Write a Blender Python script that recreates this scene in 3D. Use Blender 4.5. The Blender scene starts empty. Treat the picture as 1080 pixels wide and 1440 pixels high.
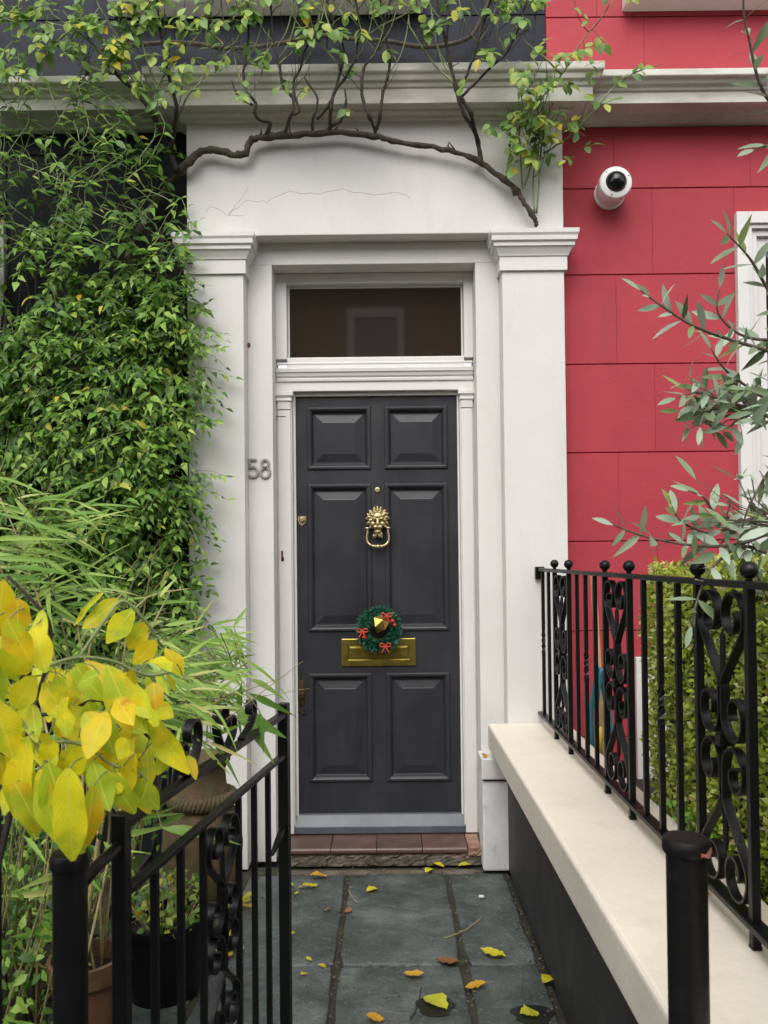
import bpy, bmesh, math, random
from mathutils import Matrix, Vector
random.seed(11)
SC = bpy.context.scene
COL = SC.collection
rad = math.radians

# ------------------------------------------------------------------ camera
cam_data = bpy.data.cameras.new('camera')
cam_data.sensor_width = 36.0
cam_data.lens = 28.075
cam_data.shift_y = 0.0329
cam_data.clip_start = 0.02
cam_data.clip_end = 400
cam_data.dof.use_dof = True; cam_data.dof.focus_distance = 3.7; cam_data.dof.aperture_fstop = 11.0    # a phone lens: near leaves a little soft
cam = bpy.data.objects.new('camera', cam_data)
COL.objects.link(cam)
ROLL, PITCH, YAW = rad(0.6), rad(0.9), 0.00205
def _w(x, y, z):
    y, z = y*math.cos(PITCH)-z*math.sin(PITCH), y*math.sin(PITCH)+z*math.cos(PITCH)
    return Vector((x-YAW*y, y+YAW*x, z)).normalized()
_r, _u, _f = _w(math.cos(ROLL), 0, -math.sin(ROLL)), _w(math.sin(ROLL), 0, math.cos(ROLL)), _w(0, 1, 0)
cam.matrix_world = Matrix(((_r.x, _u.x, -_f.x, 0.0), (_r.y, _u.y, -_f.y, 0.0), (_r.z, _u.z, -_f.z, 1.39), (0, 0, 0, 1)))
SC.camera = cam

# ------------------------------------------------------------------ sky, sun, exposure (bright overcast)
SUN_EL, SUN_AZ = rad(50), rad(-12)        # sun behind the camera
world = bpy.data.worlds.new('World'); SC.world = world; world.use_nodes = True
nt = world.node_tree; nt.nodes.clear()
sky = nt.nodes.new('ShaderNodeTexSky'); sky.sky_type = 'NISHITA'; sky.sun_disc = False
sky.sun_elevation = SUN_EL; sky.sun_rotation = rad(180)+SUN_AZ*-1
sky.air_density = 1.0; sky.dust_density = 3.0; sky.ozone_density = 1.0
hs = nt.nodes.new('ShaderNodeHueSaturation'); hs.inputs['Saturation'].default_value = 0.22
bg = nt.nodes.new('ShaderNodeBackground'); bg.inputs['Strength'].default_value = 0.15
wo = nt.nodes.new('ShaderNodeOutputWorld')
nt.links.new(sky.outputs[0], hs.inputs['Color']); nt.links.new(hs.outputs[0], bg.inputs[0]); nt.links.new(bg.outputs[0], wo.inputs[0])
sl = bpy.data.lights.new('sun', 'SUN'); sl.energy = 0.95; sl.angle = rad(60); sl.color = (1.0, 0.97, 0.925)
so = bpy.data.objects.new('sun', sl); COL.objects.link(so)
_to = Vector((math.sin(SUN_AZ)*math.cos(SUN_EL), -math.cos(SUN_AZ)*math.cos(SUN_EL), math.sin(SUN_EL)))
so.rotation_euler = _to.to_track_quat('Z', 'Y').to_euler(); so.location = (-2, -3, 8)
vs = SC.view_settings
SC.display_settings.display_device = 'sRGB'
vs.view_transform = 'Standard'; vs.look = 'None'; vs.gamma = 1.0; vs.use_curve_mapping = False
vs.exposure = 0.83
SC.cycles.use_denoising = True
SC.cycles.max_bounces = 6; SC.cycles.diffuse_bounces = 4; SC.cycles.glossy_bounces = 3; SC.cycles.transparent_max_bounces = 8
SC.cycles.sample_clamp_indirect = 6

# ------------------------------------------------------------------ materials
MATS = {}
def N(t, typ, **kw):
    n = t.nodes.new(typ)
    for k, v in kw.items(): setattr(n, k, v)
    return n
def coord(t, scale=(1, 1, 1), obj=False):
    if obj:
        tc = N(t, 'ShaderNodeTexCoord'); src = tc.outputs['Object']
    else:
        g = N(t, 'ShaderNodeNewGeometry'); src = g.outputs['Position']
    m = N(t, 'ShaderNodeVectorMath', operation='MULTIPLY'); m.inputs[1].default_value = scale
    t.links.new(src, m.inputs[0]); return m.outputs[0]
def noise(t, vec, scale, detail=5, rough=.6):
    n = N(t, 'ShaderNodeTexNoise'); n.inputs['Scale'].default_value = scale
    n.inputs['Detail'].default_value = detail; n.inputs['Roughness'].default_value = rough
    t.links.new(vec, n.inputs['Vector']); return n.outputs['Fac']
def ramp(t, fac, stops):
    r = N(t, 'ShaderNodeValToRGB'); e = r.color_ramp.elements
    while len(e) > 1: e.remove(e[-1])
    e[0].position, e[0].color = stops[0][0], (*stops[0][1], 1) if len(stops[0][1]) == 3 else stops[0][1]
    for p, c in stops[1:]:
        k = e.new(p); k.color = (*c, 1)
    t.links.new(fac, r.inputs[0]); return r.outputs[0]
def mixc(t, fac, a, b, mode='MIX'):
    m = N(t, 'ShaderNodeMix', data_type='RGBA', blend_type=mode)
    if isinstance(fac, (int, float)): m.inputs[0].default_value = fac
    else: t.links.new(fac, m.inputs[0])
    for s, v in ((6, a), (7, b)):
        if isinstance(v, tuple): m.inputs[s].default_value = (*v, 1)
        else: t.links.new(v, m.inputs[s])
    return m.outputs[2]
def mathn(t, op, a, b=None):
    m = N(t, 'ShaderNodeMath', operation=op)
    for i, v in enumerate((a, b)):
        if v is None: continue
        if isinstance(v, (int, float)): m.inputs[i].default_value = v
        else: t.links.new(v, m.inputs[i])
    return m.outputs[0]
def base(name):
    m = bpy.data.materials.new(name); m.use_nodes = True
    t = m.node_tree; p = t.nodes['Principled BSDF']; MATS[name] = m
    return m, t, p
def bump(t, p, h, strength, dist=.01):
    b = N(t, 'ShaderNodeBump'); b.inputs['Strength'].default_value = strength; b.inputs['Distance'].default_value = dist
    t.links.new(h, b.inputs['Height']); t.links.new(b.outputs[0], p.inputs['Normal'])
def paint(name, c, var=.08, rough=.55, scale=3.0, bscale=60, bstr=.15, dirt=None, dirt_amt=.5, dirt_scale=(2.5, 2.5, .7), dirt_lo=.55, dirt_hi=.75, spec=.5, metal=0, rvar=.12, perobj=0):
    m, t, p = base(name)
    v = coord(t)
    n1 = noise(t, v, scale, 6)
    d = tuple(max(0, x*(1-var*1.6)) for x in c); l = tuple(min(1, x*(1+var)) for x in c)
    colr = ramp(t, n1, [(.3, d), (.7, l)])
    if perobj:
        oi = N(t, 'ShaderNodeObjectInfo')
        k = mathn(t, 'ADD', mathn(t, 'MULTIPLY', oi.outputs['Random'], 2*perobj), 1-perobj)
        cc = N(t, 'ShaderNodeCombineColor')
        for i in range(3): t.links.new(k, cc.inputs[i])
        colr = mixc(t, 1.0, colr, cc.outputs[0], 'MULTIPLY')
    if dirt:
        dn = noise(t, coord(t, dirt_scale), 2.2, 8, .68)
        f = ramp(t, dn, [(dirt_lo, (0, 0, 0)), (dirt_hi, (dirt_amt,)*3)])
        colr = mixc(t, f, colr, dirt)
    t.links.new(colr, p.inputs['Base Color'])
    rn = mathn(t, 'ADD', mathn(t, 'MULTIPLY', noise(t, v, 9), rvar*2), rough-rvar)
    t.links.new(rn, p.inputs['Roughness'])
    p.inputs['Specular IOR Level'].default_value = spec; p.inputs['Metallic'].default_value = metal
    if bstr:
        h = mathn(t, 'ADD', noise(t, v, bscale, 4), mathn(t, 'MULTIPLY', noise(t, v, bscale/8, 3), 1.5))
        bump(t, p, h, bstr, .004)
    return m
def leafmat(name, stops, trans=.35, rough=.45, vein=None, blotch=None, spec=.4, blotch2=None):
    m, t, p = base(name)
    g = N(t, 'ShaderNodeNewGeometry'); oi = N(t, 'ShaderNodeObjectInfo')
    r = mathn(t, 'FRACT', mathn(t, 'ADD', g.outputs['Random Per Island'], mathn(t, 'MULTIPLY', oi.outputs['Random'], 7.13)))
    c = ramp(t, r, stops)
    if blotch2:
        c = mixc(t, ramp(t, noise(t, coord(t, (1, 1, 1.3)), blotch2[1], 3), [(blotch2[2], (0, 0, 0)), (blotch2[3], (.85, .85, .85))]), c, blotch2[0])
    if blotch:
        n = noise(t, coord(t), blotch[1], 5)
        c = mixc(t, ramp(t, n, [(blotch[2], (0, 0, 0)), (blotch[3], (1, 1, 1))]), c, blotch[0])
    if vein:
        tc = N(t, 'ShaderNodeTexCoord'); sx = N(t, 'ShaderNodeSeparateXYZ'); t.links.new(tc.outputs['Object'], sx.inputs[0])
        ay = mathn(t, 'ABSOLUTE', sx.outputs[1])
        mid = mathn(t, 'LESS_THAN', ay, .022)
        w = N(t, 'ShaderNodeTexWave'); w.inputs['Scale'].default_value = 4.2; w.inputs['Distortion'].default_value = .6
        cb = N(t, 'ShaderNodeCombineXYZ'); t.links.new(mathn(t, 'SUBTRACT', sx.outputs[0], mathn(t, 'MULTIPLY', ay, .55)), cb.inputs[0])
        t.links.new(cb.outputs[0], w.inputs['Vector'])
        side = mathn(t, 'MULTIPLY', mathn(t, 'GREATER_THAN', w.outputs['Fac'], .93), .16)
        c = mixc(t, mathn(t, 'MAXIMUM', mathn(t, 'MULTIPLY', mid, .6), side), c, vein)
        bump(t, p, w.outputs['Fac'], .10, .003)
    t.links.new(c, p.inputs['Base Color']); p.inputs['Roughness'].default_value = rough
    p.inputs['Specular IOR Level'].default_value = spec
    tr = N(t, 'ShaderNodeBsdfTranslucent'); t.links.new(c, tr.inputs[0])
    mx = N(t, 'ShaderNodeMixShader'); mx.inputs[0].default_value = trans
    out = t.nodes['Material Output']
    t.links.new(p.outputs[0], mx.inputs[1]); t.links.new(tr.outputs[0], mx.inputs[2]); t.links.new(mx.outputs[0], out.inputs[0])
    return m

STUCCO = paint('white_stucco', (.65, .635, .608), .035, .7, 2.0, 45, .22, dirt=(.42, .41, .34), dirt_amt=.27, dirt_lo=.53, dirt_hi=.80)
LEDGE = paint('white_ledge_stucco', (.65, .63, .57), .05, .7, 2.5, 45, .25, dirt=(.30, .29, .21), dirt_amt=.6, dirt_scale=(2, 2, 9), dirt_lo=.46, dirt_hi=.74)
GLOSSWHITE = paint('white_gloss_joinery', (.67, .655, .63), .03, .42, 3, 30, .06, dirt=(.50, .44, .36), dirt_amt=.4, dirt_lo=.60, dirt_hi=.8)
ROUGHWHITE = paint('flaking_white_render', (.72, .715, .70), .08, .8, 6, 24, .9, dirt=(.33, .30, .24), dirt_amt=.75, dirt_scale=(5, 5, 3), dirt_lo=.54, dirt_hi=.72)
RED = paint('raspberry_masonry_paint', (.395, .043, .058), .085, .68, 1.7, 70, .3, dirt=(.28, .040, .046), dirt_amt=.55, perobj=.03, spec=.3)
BLACKWALL = paint('black_masonry_paint', (.010, .0115, .015), .2, .6, 3, 50, .25, perobj=.1, spec=.25)
NAVY = paint('upper_slate_blue_paint', (.015, .017, .027), .2, .65, 3, 50, .2, perobj=.06, spec=.25)
DOORPAINT = paint('charcoal_gloss_paint', (.027, .027, .032), .16, .40, 5, 90, .07, dirt=(.065, .063, .06), dirt_amt=.45, dirt_scale=(5, 5, 1.0), dirt_lo=.55, dirt_hi=.8, rvar=.10, spec=.38)
SILLPAINT = paint('worn_blue_grey_paint', (.075, .085, .10), .15, .38, 6, 60, .2, dirt=(.03, .03, .03), dirt_amt=.5)
IRON = paint('black_iron_paint', (.0045, .0047, .005), .2, .40, 12, 60, .35, rvar=.1, spec=.28)
WORNIRON = paint('worn_black_iron', (.006, .0055, .0055), .25, .48, 14, 40, .5, dirt=(.18, .06, .035), dirt_amt=.6, dirt_scale=(9, 9, 9), dirt_lo=.68, dirt_hi=.74, rvar=.12, spec=.3)
BRASS = paint('tarnished_brass', (.56, .46, .25), .14, .42, 25, 90, .2, metal=.9, dirt=(.09, .06, .02), dirt_amt=.6, dirt_scale=(30, 30, 30), dirt_lo=.5, dirt_hi=.75)
DULLBRASS = paint('dull_brass_plate', (.27, .21, .045), .12, .36, 16, 90, .1, metal=.85, dirt=(.12, .09, .02), dirt_amt=.6, dirt_scale=(14, 14, 14), dirt_lo=.48, dirt_hi=.7)
OLDBRASS = paint('blackened_brass', (.10, .07, .035), .2, .4, 20, 60, .2, metal=.8)
STEEL = paint('dull_steel_numeral', (.36, .35, .33), .15, .45, 30, 90, .15, metal=.6)
COPING = paint('cream_stone_paint', (.74, .665, .56), .04, .62, 3, 55, .3, dirt=(.50, .45, .35), dirt_amt=.38, dirt_scale=(3, 3, 3), dirt_lo=.5, dirt_hi=.75)
DARKRENDER = paint('charcoal_wall_render', (.030, .029, .031), .18, .6, 4, 40, .3, dirt=(.085, .080, .072), dirt_amt=.65, dirt_scale=(5, 3, 2), dirt_lo=.55, dirt_hi=.8)
MORTAR = paint('crumbling_mortar', (.17, .13, .10), .3, .9, 14, 40, 1.0, dirt=(.05, .04, .03), dirt_amt=.7, dirt_scale=(9, 9, 9))
TILE = paint('brown_quarry_tile', (.090, .050, .040), .18, .34, 12, 70, .15, dirt=(.22, .16, .12), dirt_amt=.35, dirt_scale=(9, 9, 9), dirt_lo=.58, dirt_hi=.75, perobj=.28, rvar=.08)
BROKEN = paint('broken_pink_tile_bed', (.34, .20, .14), .25, .8, 14, 40, .8, dirt=(.30, .05, .05), dirt_amt=.5, dirt_scale=(9, 9, 9))
SOIL = paint('dark_soil', (.022, .018, .014), .4, .95, 20, 30, 1.0)
ASPHALT = paint('ground_asphalt', (.05, .05, .05), .2, .9, 10, 60, .6)
URNCLAY = paint('mossy_urn_clay', (.13, .072, .036), .3, .85, 9, 40, .8, dirt=(.085, .080, .035), dirt_amt=.85, dirt_scale=(8, 8, 6), dirt_lo=.40, dirt_hi=.58)
TERRA = paint('weathered_terracotta', (.15, .068, .028), .25, .8, 9, 40, .5, dirt=(.10, .09, .05), dirt_amt=.7, dirt_scale=(7, 7, 4), dirt_lo=.45, dirt_hi=.65)
BLACKPLASTIC = paint('black_plastic', (.004, .004, .0045), .1, .5, 10, 40, .1, spec=.25)
BARK = paint('rose_bark', (.066, .050, .035), .35, .85, 28, 70, 1.0, dirt=(.15, .15, .10), dirt_amt=.5, dirt_scale=(14, 14, 14))
DARKBARK = paint('dark_twig_bark', (.040, .031, .024), .3, .8, 30, 80, .6)
GREENSTEM = paint('green_stem', (.20, .25, .09), .3, .6, 20, 40, .2)
TANCANE = paint('dry_tan_cane', (.42, .33, .16), .25, .6, 20, 50, .2)
DARKCANE = paint('shaded_olive_cane', (.16, .14, .05), .3, .6, 20, 50, .2)
OLIVEBARK = paint('olive_bark', (.13, .10, .075), .3, .8, 20, 50, .5)
CAMWHITE = paint('white_plastic', (.80, .79, .77), .02, .35, 4, 40, .02)
GOLD = paint('gold_metal', (.55, .37, .10), .06, .25, 10, 50, .05, metal=1.0)
REDRIB = paint('red_ribbon', (.62, .05, .025), .15, .4, 20, 40, .1)
BERRY = paint('red_berry', (.55, .02, .02), .1, .18, 10, 40, 0)
TEAL = paint('teal_hose_rubber', (.02, .17, .21), .1, .4, 10, 40, .1)
WOOD = paint('pale_timber', (.50, .31, .14), .2, .6, 15, 60, .3)
YPLASTIC = paint('yellow_plastic', (.65, .42, .02), .08, .4, 10, 40, 0)
OPLASTIC = paint('orange_plastic', (.62, .25, .02), .08, .4, 10, 40, 0)
RUST = paint('rust_chip', (.16, .045, .02), .3, .9, 30, 80, .4)
CRACK = paint('stained_crack', (.36, .29, .22), .3, .9, 30, 80, .2)
DOME, t_, p_ = base('smoked_dome'); p_.inputs['Base Color'].default_value = (.006, .006, .007, 1); p_.inputs['Roughness'].default_value = .05
GLASS, t_, p_ = base('dark_window_glass'); p_.inputs['Base Color'].default_value = (.022, .017, .012, 1); p_.inputs['Roughness'].default_value = .03; p_.inputs['IOR'].default_value = 1.9  # dim brown interior behind the pane is painted into the base colour
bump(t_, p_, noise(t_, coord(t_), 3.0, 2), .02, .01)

# riven slate paving: blue-grey, blotchy, slightly damp
SLAB, t_, p_ = base('riven_slate_paving')
v_ = coord(t_); oi_ = N(t_, 'ShaderNodeObjectInfo')
c_ = ramp(t_, noise(t_, v_, 5.0, 9, .66), [(.30, (.035, .044, .040)), (.5, (.085, .102, .096)), (.70, (.165, .185, .172))])
c_ = mixc(t_, ramp(t_, noise(t_, v_, 2.3, 6, .7), [(.50, (0, 0, 0)), (.64, (.7, .7, .7))]), c_, (.050, .058, .048))
c_ = mixc(t_, ramp(t_, noise(t_, v_, 38, 4, .7), [(.56, (0, 0, 0)), (.70, (.6, .6, .6))]), c_, (.20, .215, .195))
c_ = mixc(t_, ramp(t_, noise(t_, v_, 60, 4, .7), [(.62, (0, 0, 0)), (.70, (.7, .7, .7))]), c_, (.03, .033, .03))
t_.links.new(c_, p_.inputs['Base Color'])
t_.links.new(ramp(t_, noise(t_, v_, 4, 5), [(.35, (.26,)*3), (.65, (.60,)*3)]), p_.inputs['Roughness'])
bump(t_, p_, mathn(t_, 'ADD', noise(t_, v_, 11, 7, .6), mathn(t_, 'MULTIPLY', noise(t_, v_, 90, 3), .3)), .8, .02)
JOINT = paint('mossy_joint_dirt', (.035, .030, .020), .4, .95, 30, 50, 1.0, dirt=(.05, .055, .02), dirt_amt=.8, dirt_scale=(12, 12, 12), dirt_lo=.5, dirt_hi=.6)
STEPSTONE = paint('worn_step_stone', (.12, .105, .08), .35, .85, 10, 40, .9, dirt=(.04, .04, .02), dirt_amt=.7, dirt_scale=(8, 8, 8))
WET = paint('damp_patch', (.020, .022, .020), .2, .3, 20, 30, .3)

# brown brick for the house across the street (seen only as a reflection)
BRICK, t_, p_ = base('far_brown_brick')
b_ = N(t_, 'ShaderNodeTexBrick'); b_.inputs['Scale'].default_value = 1.0
b_.inputs['Brick Width'].default_value = .225; b_.inputs['Row Height'].default_value = .075; b_.inputs['Mortar Size'].default_value = .006
b_.inputs['Color1'].default_value = (.30, .17, .10, 1); b_.inputs['Color2'].default_value = (.22, .13, .085, 1); b_.inputs['Mortar'].default_value = (.25, .22, .18, 1)
s_ = N(t_, 'ShaderNodeSeparateXYZ'); g_ = N(t_, 'ShaderNodeNewGeometry'); cb_ = N(t_, 'ShaderNodeCombineXYZ')
t_.links.new(g_.outputs['Position'], s_.inputs[0]); t_.links.new(s_.outputs[0], cb_.inputs[0]); t_.links.new(s_.outputs[2], cb_.inputs[1])
t_.links.new(cb_.outputs[0], b_.inputs['Vector']); t_.links.new(b_.outputs[0], p_.inputs['Base Color']); p_.inputs['Roughness'].default_value = .9

LEAF_CLIMB = leafmat('jasmine_leaf', [(0, (.026, .075, .010)), (.3, (.070, .175, .022)), (.65, (.16, .32, .040)), (.9, (.30, .48, .075)), (.985, (.36, .50, .10)), (1, (.60, .46, .03))], .36, .42)
LEAF_ROSE = leafmat('rose_leaf', [(0, (.07, .16, .035)), (.3, (.15, .29, .05)), (.6, (.26, .41, .09)), (.89, (.40, .50, .10)), (.96, (.58, .54, .06)), (1, (.70, .50, .04))], .38, .42)
LEAF_BAMBOO = leafmat('bamboo_leaf', [(0, (.11, .25, .04)), (.3, (.20, .38, .06)), (.7, (.36, .54, .11)), (.93, (.52, .64, .18)), (1, (.64, .58, .24))], .45, .42)
LEAF_YELLOW = leafmat('autumn_yellow_leaf', [(0, (.88, .64, .012)), (.3, (.92, .78, .018)), (.55, (.86, .82, .022)), (.68, (.56, .70, .03)), (.80, (.84, .52, .015)), (.9, (.40, .56, .03)), (1, (.50, .64, .03))], .50, .5, vein=(.90, .84, .14), blotch=((.70, .30, .02), 26, .60, .74), blotch2=((.46, .62, .03), 16, .46, .62))
LEAF_OLIVE = leafmat('olive_leaf', [(0, (.09, .13, .06)), (.2, (.20, .28, .15)), (.5, (.32, .42, .28)), (.8, (.44, .53, .41)), (.92, (.18, .27, .09)), (1, (.36, .45, .14))], .22, .4)
LEAF_HEDGE = leafmat('box_hedge_leaf', [(0, (.10, .15, .02)), (.2, (.30, .40, .04)), (.5, (.52, .62, .07)), (.80, (.60, .68, .17)), (.95, (.74, .72, .36)), (1, (.50, .28, .10))], .40, .4)
LEAF_LIME = leafmat('lime_green_leaf', [(0, (.10, .24, .03)), (.6, (.20, .38, .05)), (1, (.36, .46, .07))], .35, .4)
LEAF_FALLEN = leafmat('fallen_yellow_leaf', [(0, (.62, .46, .02)), (.5, (.66, .56, .03)), (1, (.50, .54, .05))], .2, .5, vein=(.45, .34, .04), blotch=((.50, .22, .03), 60, .6, .72))
LEAF_ORANGE = leafmat('fallen_orange_leaf', [(0, (.60, .32, .03)), (1, (.66, .40, .05))], .2, .5, vein=(.42, .2, .04), blotch=((.30, .12, .03), 60, .58, .7))
LEAF_BROWN = leafmat('fallen_brown_leaf', [(0, (.20, .085, .03)), (1, (.30, .14, .05))], .1, .6, vein=(.2, .1, .04))
NEEDLE = leafmat('wreath_tinsel_needle', [(0, (.006, .055, .030)), (.6, (.012, .10, .055)), (1, (.03, .17, .11))], .1, .35)

# ------------------------------------------------------------------ mesh helpers
ORI = {}      # world origin of each object, so that parts can be modelled in world coordinates
def link(o, parent=None, origin=(0, 0, 0)):
    COL.objects.link(o)
    o0 = Vector(origin)
    if parent is not None:
        o.parent = parent
        o.location = o0 - ORI[parent.name]
    else:
        o.location = o0
    ORI[o.name] = o0
    return o
def tag(o, label=None, category=None, group=None, kind=None):
    if label: o['label'] = label
    if category: o['category'] = category
    if group: o['group'] = group
    if kind: o['kind'] = kind
    return o
def thing(name, loc, label, category, group=None):
    o = bpy.data.objects.new(name, None); o.empty_display_size = .1
    link(o, None, loc); tag(o, label, category, group)
    return o
class MB:
    def __init__(s): s.v = []; s.f = []
    def add(s, vs, fs):
        k = len(s.v); s.v.extend(tuple(p) for p in vs); s.f.extend(tuple(i+k for i in f) for f in fs); return s
    def box(s, x0, x1, y0, y1, z0, z1):
        return s.add([(x0,y0,z0),(x1,y0,z0),(x1,y1,z0),(x0,y1,z0),(x0,y0,z1),(x1,y0,z1),(x1,y1,z1),(x0,y1,z1)],
                     [(0,3,2,1),(4,5,6,7),(0,1,5,4),(1,2,6,5),(2,3,7,6),(3,0,4,7)])
    def hexa(s, b, t):      # bottom quad, top quad
        return s.add(list(b)+list(t), [(0,3,2,1),(4,5,6,7),(0,1,5,4),(1,2,6,5),(2,3,7,6),(3,0,4,7)])
    def prism(s, prof, x0, x1):    # polygon of (y,z) run along x
        n = len(prof)
        vs = [(x0,y,z) for y,z in prof]+[(x1,y,z) for y,z in prof]
        fs = [(i,(i+1)%n,n+(i+1)%n,n+i) for i in range(n)]+[tuple(range(n-1,-1,-1)), tuple(range(n,2*n))]
        return s.add(vs, fs)
    def rings(s, rings, closed=True, caps=True):
        n = len(rings[0]); vs = [p for r in rings for p in r]; fs = []
        for i in range(len(rings)-1):
            for j in range(n if closed else n-1):
                a = i*n+j; b = i*n+(j+1)%n; fs.append((a,b,b+n,a+n))
        if caps: fs += [tuple(range(n-1,-1,-1)), tuple(range((len(rings)-1)*n, len(rings)*n))]
        return s.add(vs, fs)
    def rectloft(s, prof, x0, x1, yf, yb):   # (d,z): rectangle grown by d at the front and both ends
        return s.rings([[(x0-d,yf-d,z),(x1+d,yf-d,z),(x1+d,yb,z),(x0-d,yb,z)] for d,z in prof])
    def lathe(s, prof, c, n=20, axis='z'):
        rs = []
        for r,h in prof:
            ring = []
            for k in range(n):
                a = 2*math.pi*k/n
                if axis == 'z': ring.append((c[0]+r*math.cos(a), c[1]+r*math.sin(a), c[2]+h))
                elif axis == 'y': ring.append((c[0]+r*math.cos(a), c[1]-h, c[2]+r*math.sin(a)))
            rs.append(ring)
        return s.rings(rs)
    def tube(s, path, rr, n=7, caps=True):
        P = [Vector(p) for p in path]; rs = []
        if not isinstance(rr, (list, tuple)): rr = [rr]*len(P)
        up = None
        for i,p in enumerate(P):
            d = (P[min(i+1,len(P)-1)]-P[max(i-1,0)])
            if d.length < 1e-9: d = Vector((0,0,1))
            d.normalize()
            if up is None: up = d.orthogonal().normalized()
            up = (up-d*up.dot(d))
            up = up.normalized() if up.length > 1e-6 else d.orthogonal().normalized()
            w = d.cross(up)
            rs.append([p+(up*math.cos(2*math.pi*k/n)+w*math.sin(2*math.pi*k/n))*rr[i] for k in range(n)])
        return s.rings(rs, True, caps)
    def ell(s, c, r, n=12, m=8, rot=None):
        rs = []
        for i in range(m+1):
            a = -math.pi/2+math.pi*i/m; a = max(min(a, 1.55), -1.55)
            ring = []
            for k in range(n):
                b = 2*math.pi*k/n
                p = Vector((r[0]*math.cos(a)*math.cos(b), r[1]*math.cos(a)*math.sin(b), r[2]*math.sin(a)))
                if rot is not None: p = rot @ p
                ring.append(p+Vector(c))
            rs.append(ring)
        return s.rings(rs)
    def ribbon(s, pts, o, ax, az, an, width, th):   # flat bar bent along a path in the plane (ax, az); width along an
        o, ax, az, an = Vector(o), Vector(ax), Vector(az), Vector(an); rs = []
        for i,(a,b) in enumerate(pts):
            p0 = pts[max(i-1,0)]; p1 = pts[min(i+1,len(pts)-1)]
            d = Vector((p1[0]-p0[0], p1[1]-p0[1])).normalized(); nn = Vector((-d.y, d.x))
            c = o+ax*a+az*b; e = (ax*nn.x+az*nn.y)*(th/2)
            rs.append([c+e+an*(width/2), c-e+an*(width/2), c-e-an*(width/2), c+e-an*(width/2)])
        return s.rings(rs)
    def mesh(s, name, smooth=False, bevel=0, seg=2, angle=30):
        me = bpy.data.meshes.new(name); me.from_pydata([tuple(p) for p in s.v], [], s.f)
        bm = bmesh.new(); bm.from_mesh(me)
        bmesh.ops.recalc_face_normals(bm, faces=bm.faces)
        if bevel:
            ed = [e for e in bm.edges if len(e.link_faces) == 2 and e.calc_face_angle(0) > rad(angle)]
            bmesh.ops.bevel(bm, geom=ed, offset=bevel, segments=seg, profile=.5, affect='EDGES', clamp_overlap=True)
        bm.to_mesh(me); bm.free()
        if smooth:
            me.polygons.foreach_set('use_smooth', [True]*len(me.polygons))
            if smooth != 'all': me.set_sharp_from_angle(angle=rad(40))
        return me
    def build(s, name, mat, parent=None, smooth=False, bevel=0, seg=2, origin=(0,0,0), kind=None):
        me = s.mesh(name, smooth, bevel, seg); me.materials.append(mat)
        if Vector(origin).length: me.transform(Matrix.Translation(-Vector(origin)))
        o = bpy.data.objects.new(name, me); link(o, parent, origin)
        if kind: o['kind'] = kind
        return o
def spline(pts, k=4):
    P = [Vector(p) for p in pts]; out = []
    for i in range(len(P)-1):
        a, b, c, d = P[max(i-1,0)], P[i], P[i+1], P[min(i+2,len(P)-1)]
        for j in range(k):
            t = j/k
            out.append(.5*((2*b)+(-a+c)*t+(2*a-5*b+4*c-d)*t*t+(-a+3*b-3*c+d)*t**3))
    out.append(P[-1]); return out
def lerp(a, b, t): return a+(b-a)*t
def structure(o): o['kind'] = 'structure'; return o

# ------------------------------------------------------------------ leaves
def leaf_verts(n, prof, fold=.25, droop=.2, wave=0, seed=0, asp=.5):      # asp: usual width / length, so that the fold keeps its angle
    rg = random.Random(seed); vs = []; fs = []
    a1, a2, f1, f2 = rg.uniform(0, 6), rg.uniform(0, 6), rg.uniform(7, 13), rg.uniform(7, 13)
    for i in range(n+1):
        x = i/n; w = prof(x)/2; z = -droop*x*x
        env = math.sin(math.pi*x)
        zz = z+fold*w*asp+wave*env*math.sin(x*f1+a1)*asp*1.4; z2 = z+fold*w*asp+wave*env*math.sin(x*f2+a2)*asp*1.4
        vs += [(x, w*(1+wave*1.2*math.sin(x*f2+a1)), zz), (x, 0, z), (x, -w*(1+wave*1.2*math.sin(x*f1+a2)), z2)]
    for i in range(n):
        a = i*3; fs += [(a, a+1, a+4, a+3), (a+1, a+2, a+5, a+4)]
    return vs, fs
OVAL = lambda x: max(.02, math.sin(math.pi*min(1, x**.8)))**.8
LANCE = lambda x: max(.02, math.sin(math.pi*x**.62))**1.0
ELLIP = lambda x: max(.03, math.sin(math.pi*x))**.75
BLADE = lambda x: max(.03, min(1, x*3.2)**.8*(1-x)**.85*1.35)
def leaf_meshes(name, mat, variants, asp=.5):
    out = []
    for i,(n, prof, fold, droop, wave) in enumerate(variants):
        vs, fs = leaf_verts(n, prof, fold, droop, wave, i*7+3, asp)
        me = bpy.data.meshes.new(name); me.from_pydata(vs, [], fs); me.materials.append(mat)
        me.polygons.foreach_set('use_smooth', [True]*len(me.polygons)); out.append((me, vs, fs))
    return out
def leaf_matrix(b, d, nrm, L, W):
    d = Vector(d).normalized(); nrm = Vector(nrm); nrm = (nrm-d*nrm.dot(d))
    nrm = nrm.normalized() if nrm.length > 1e-5 else d.orthogonal().normalized()
    y = nrm.cross(d)
    return Matrix(((d.x*L, y.x*W, nrm.x*L, b[0]), (d.y*L, y.y*W, nrm.y*L, b[1]), (d.z*L, y.z*W, nrm.z*L, b[2]), (0,0,0,1)))
CAMP = Vector((0, 0, 1.39))
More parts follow.
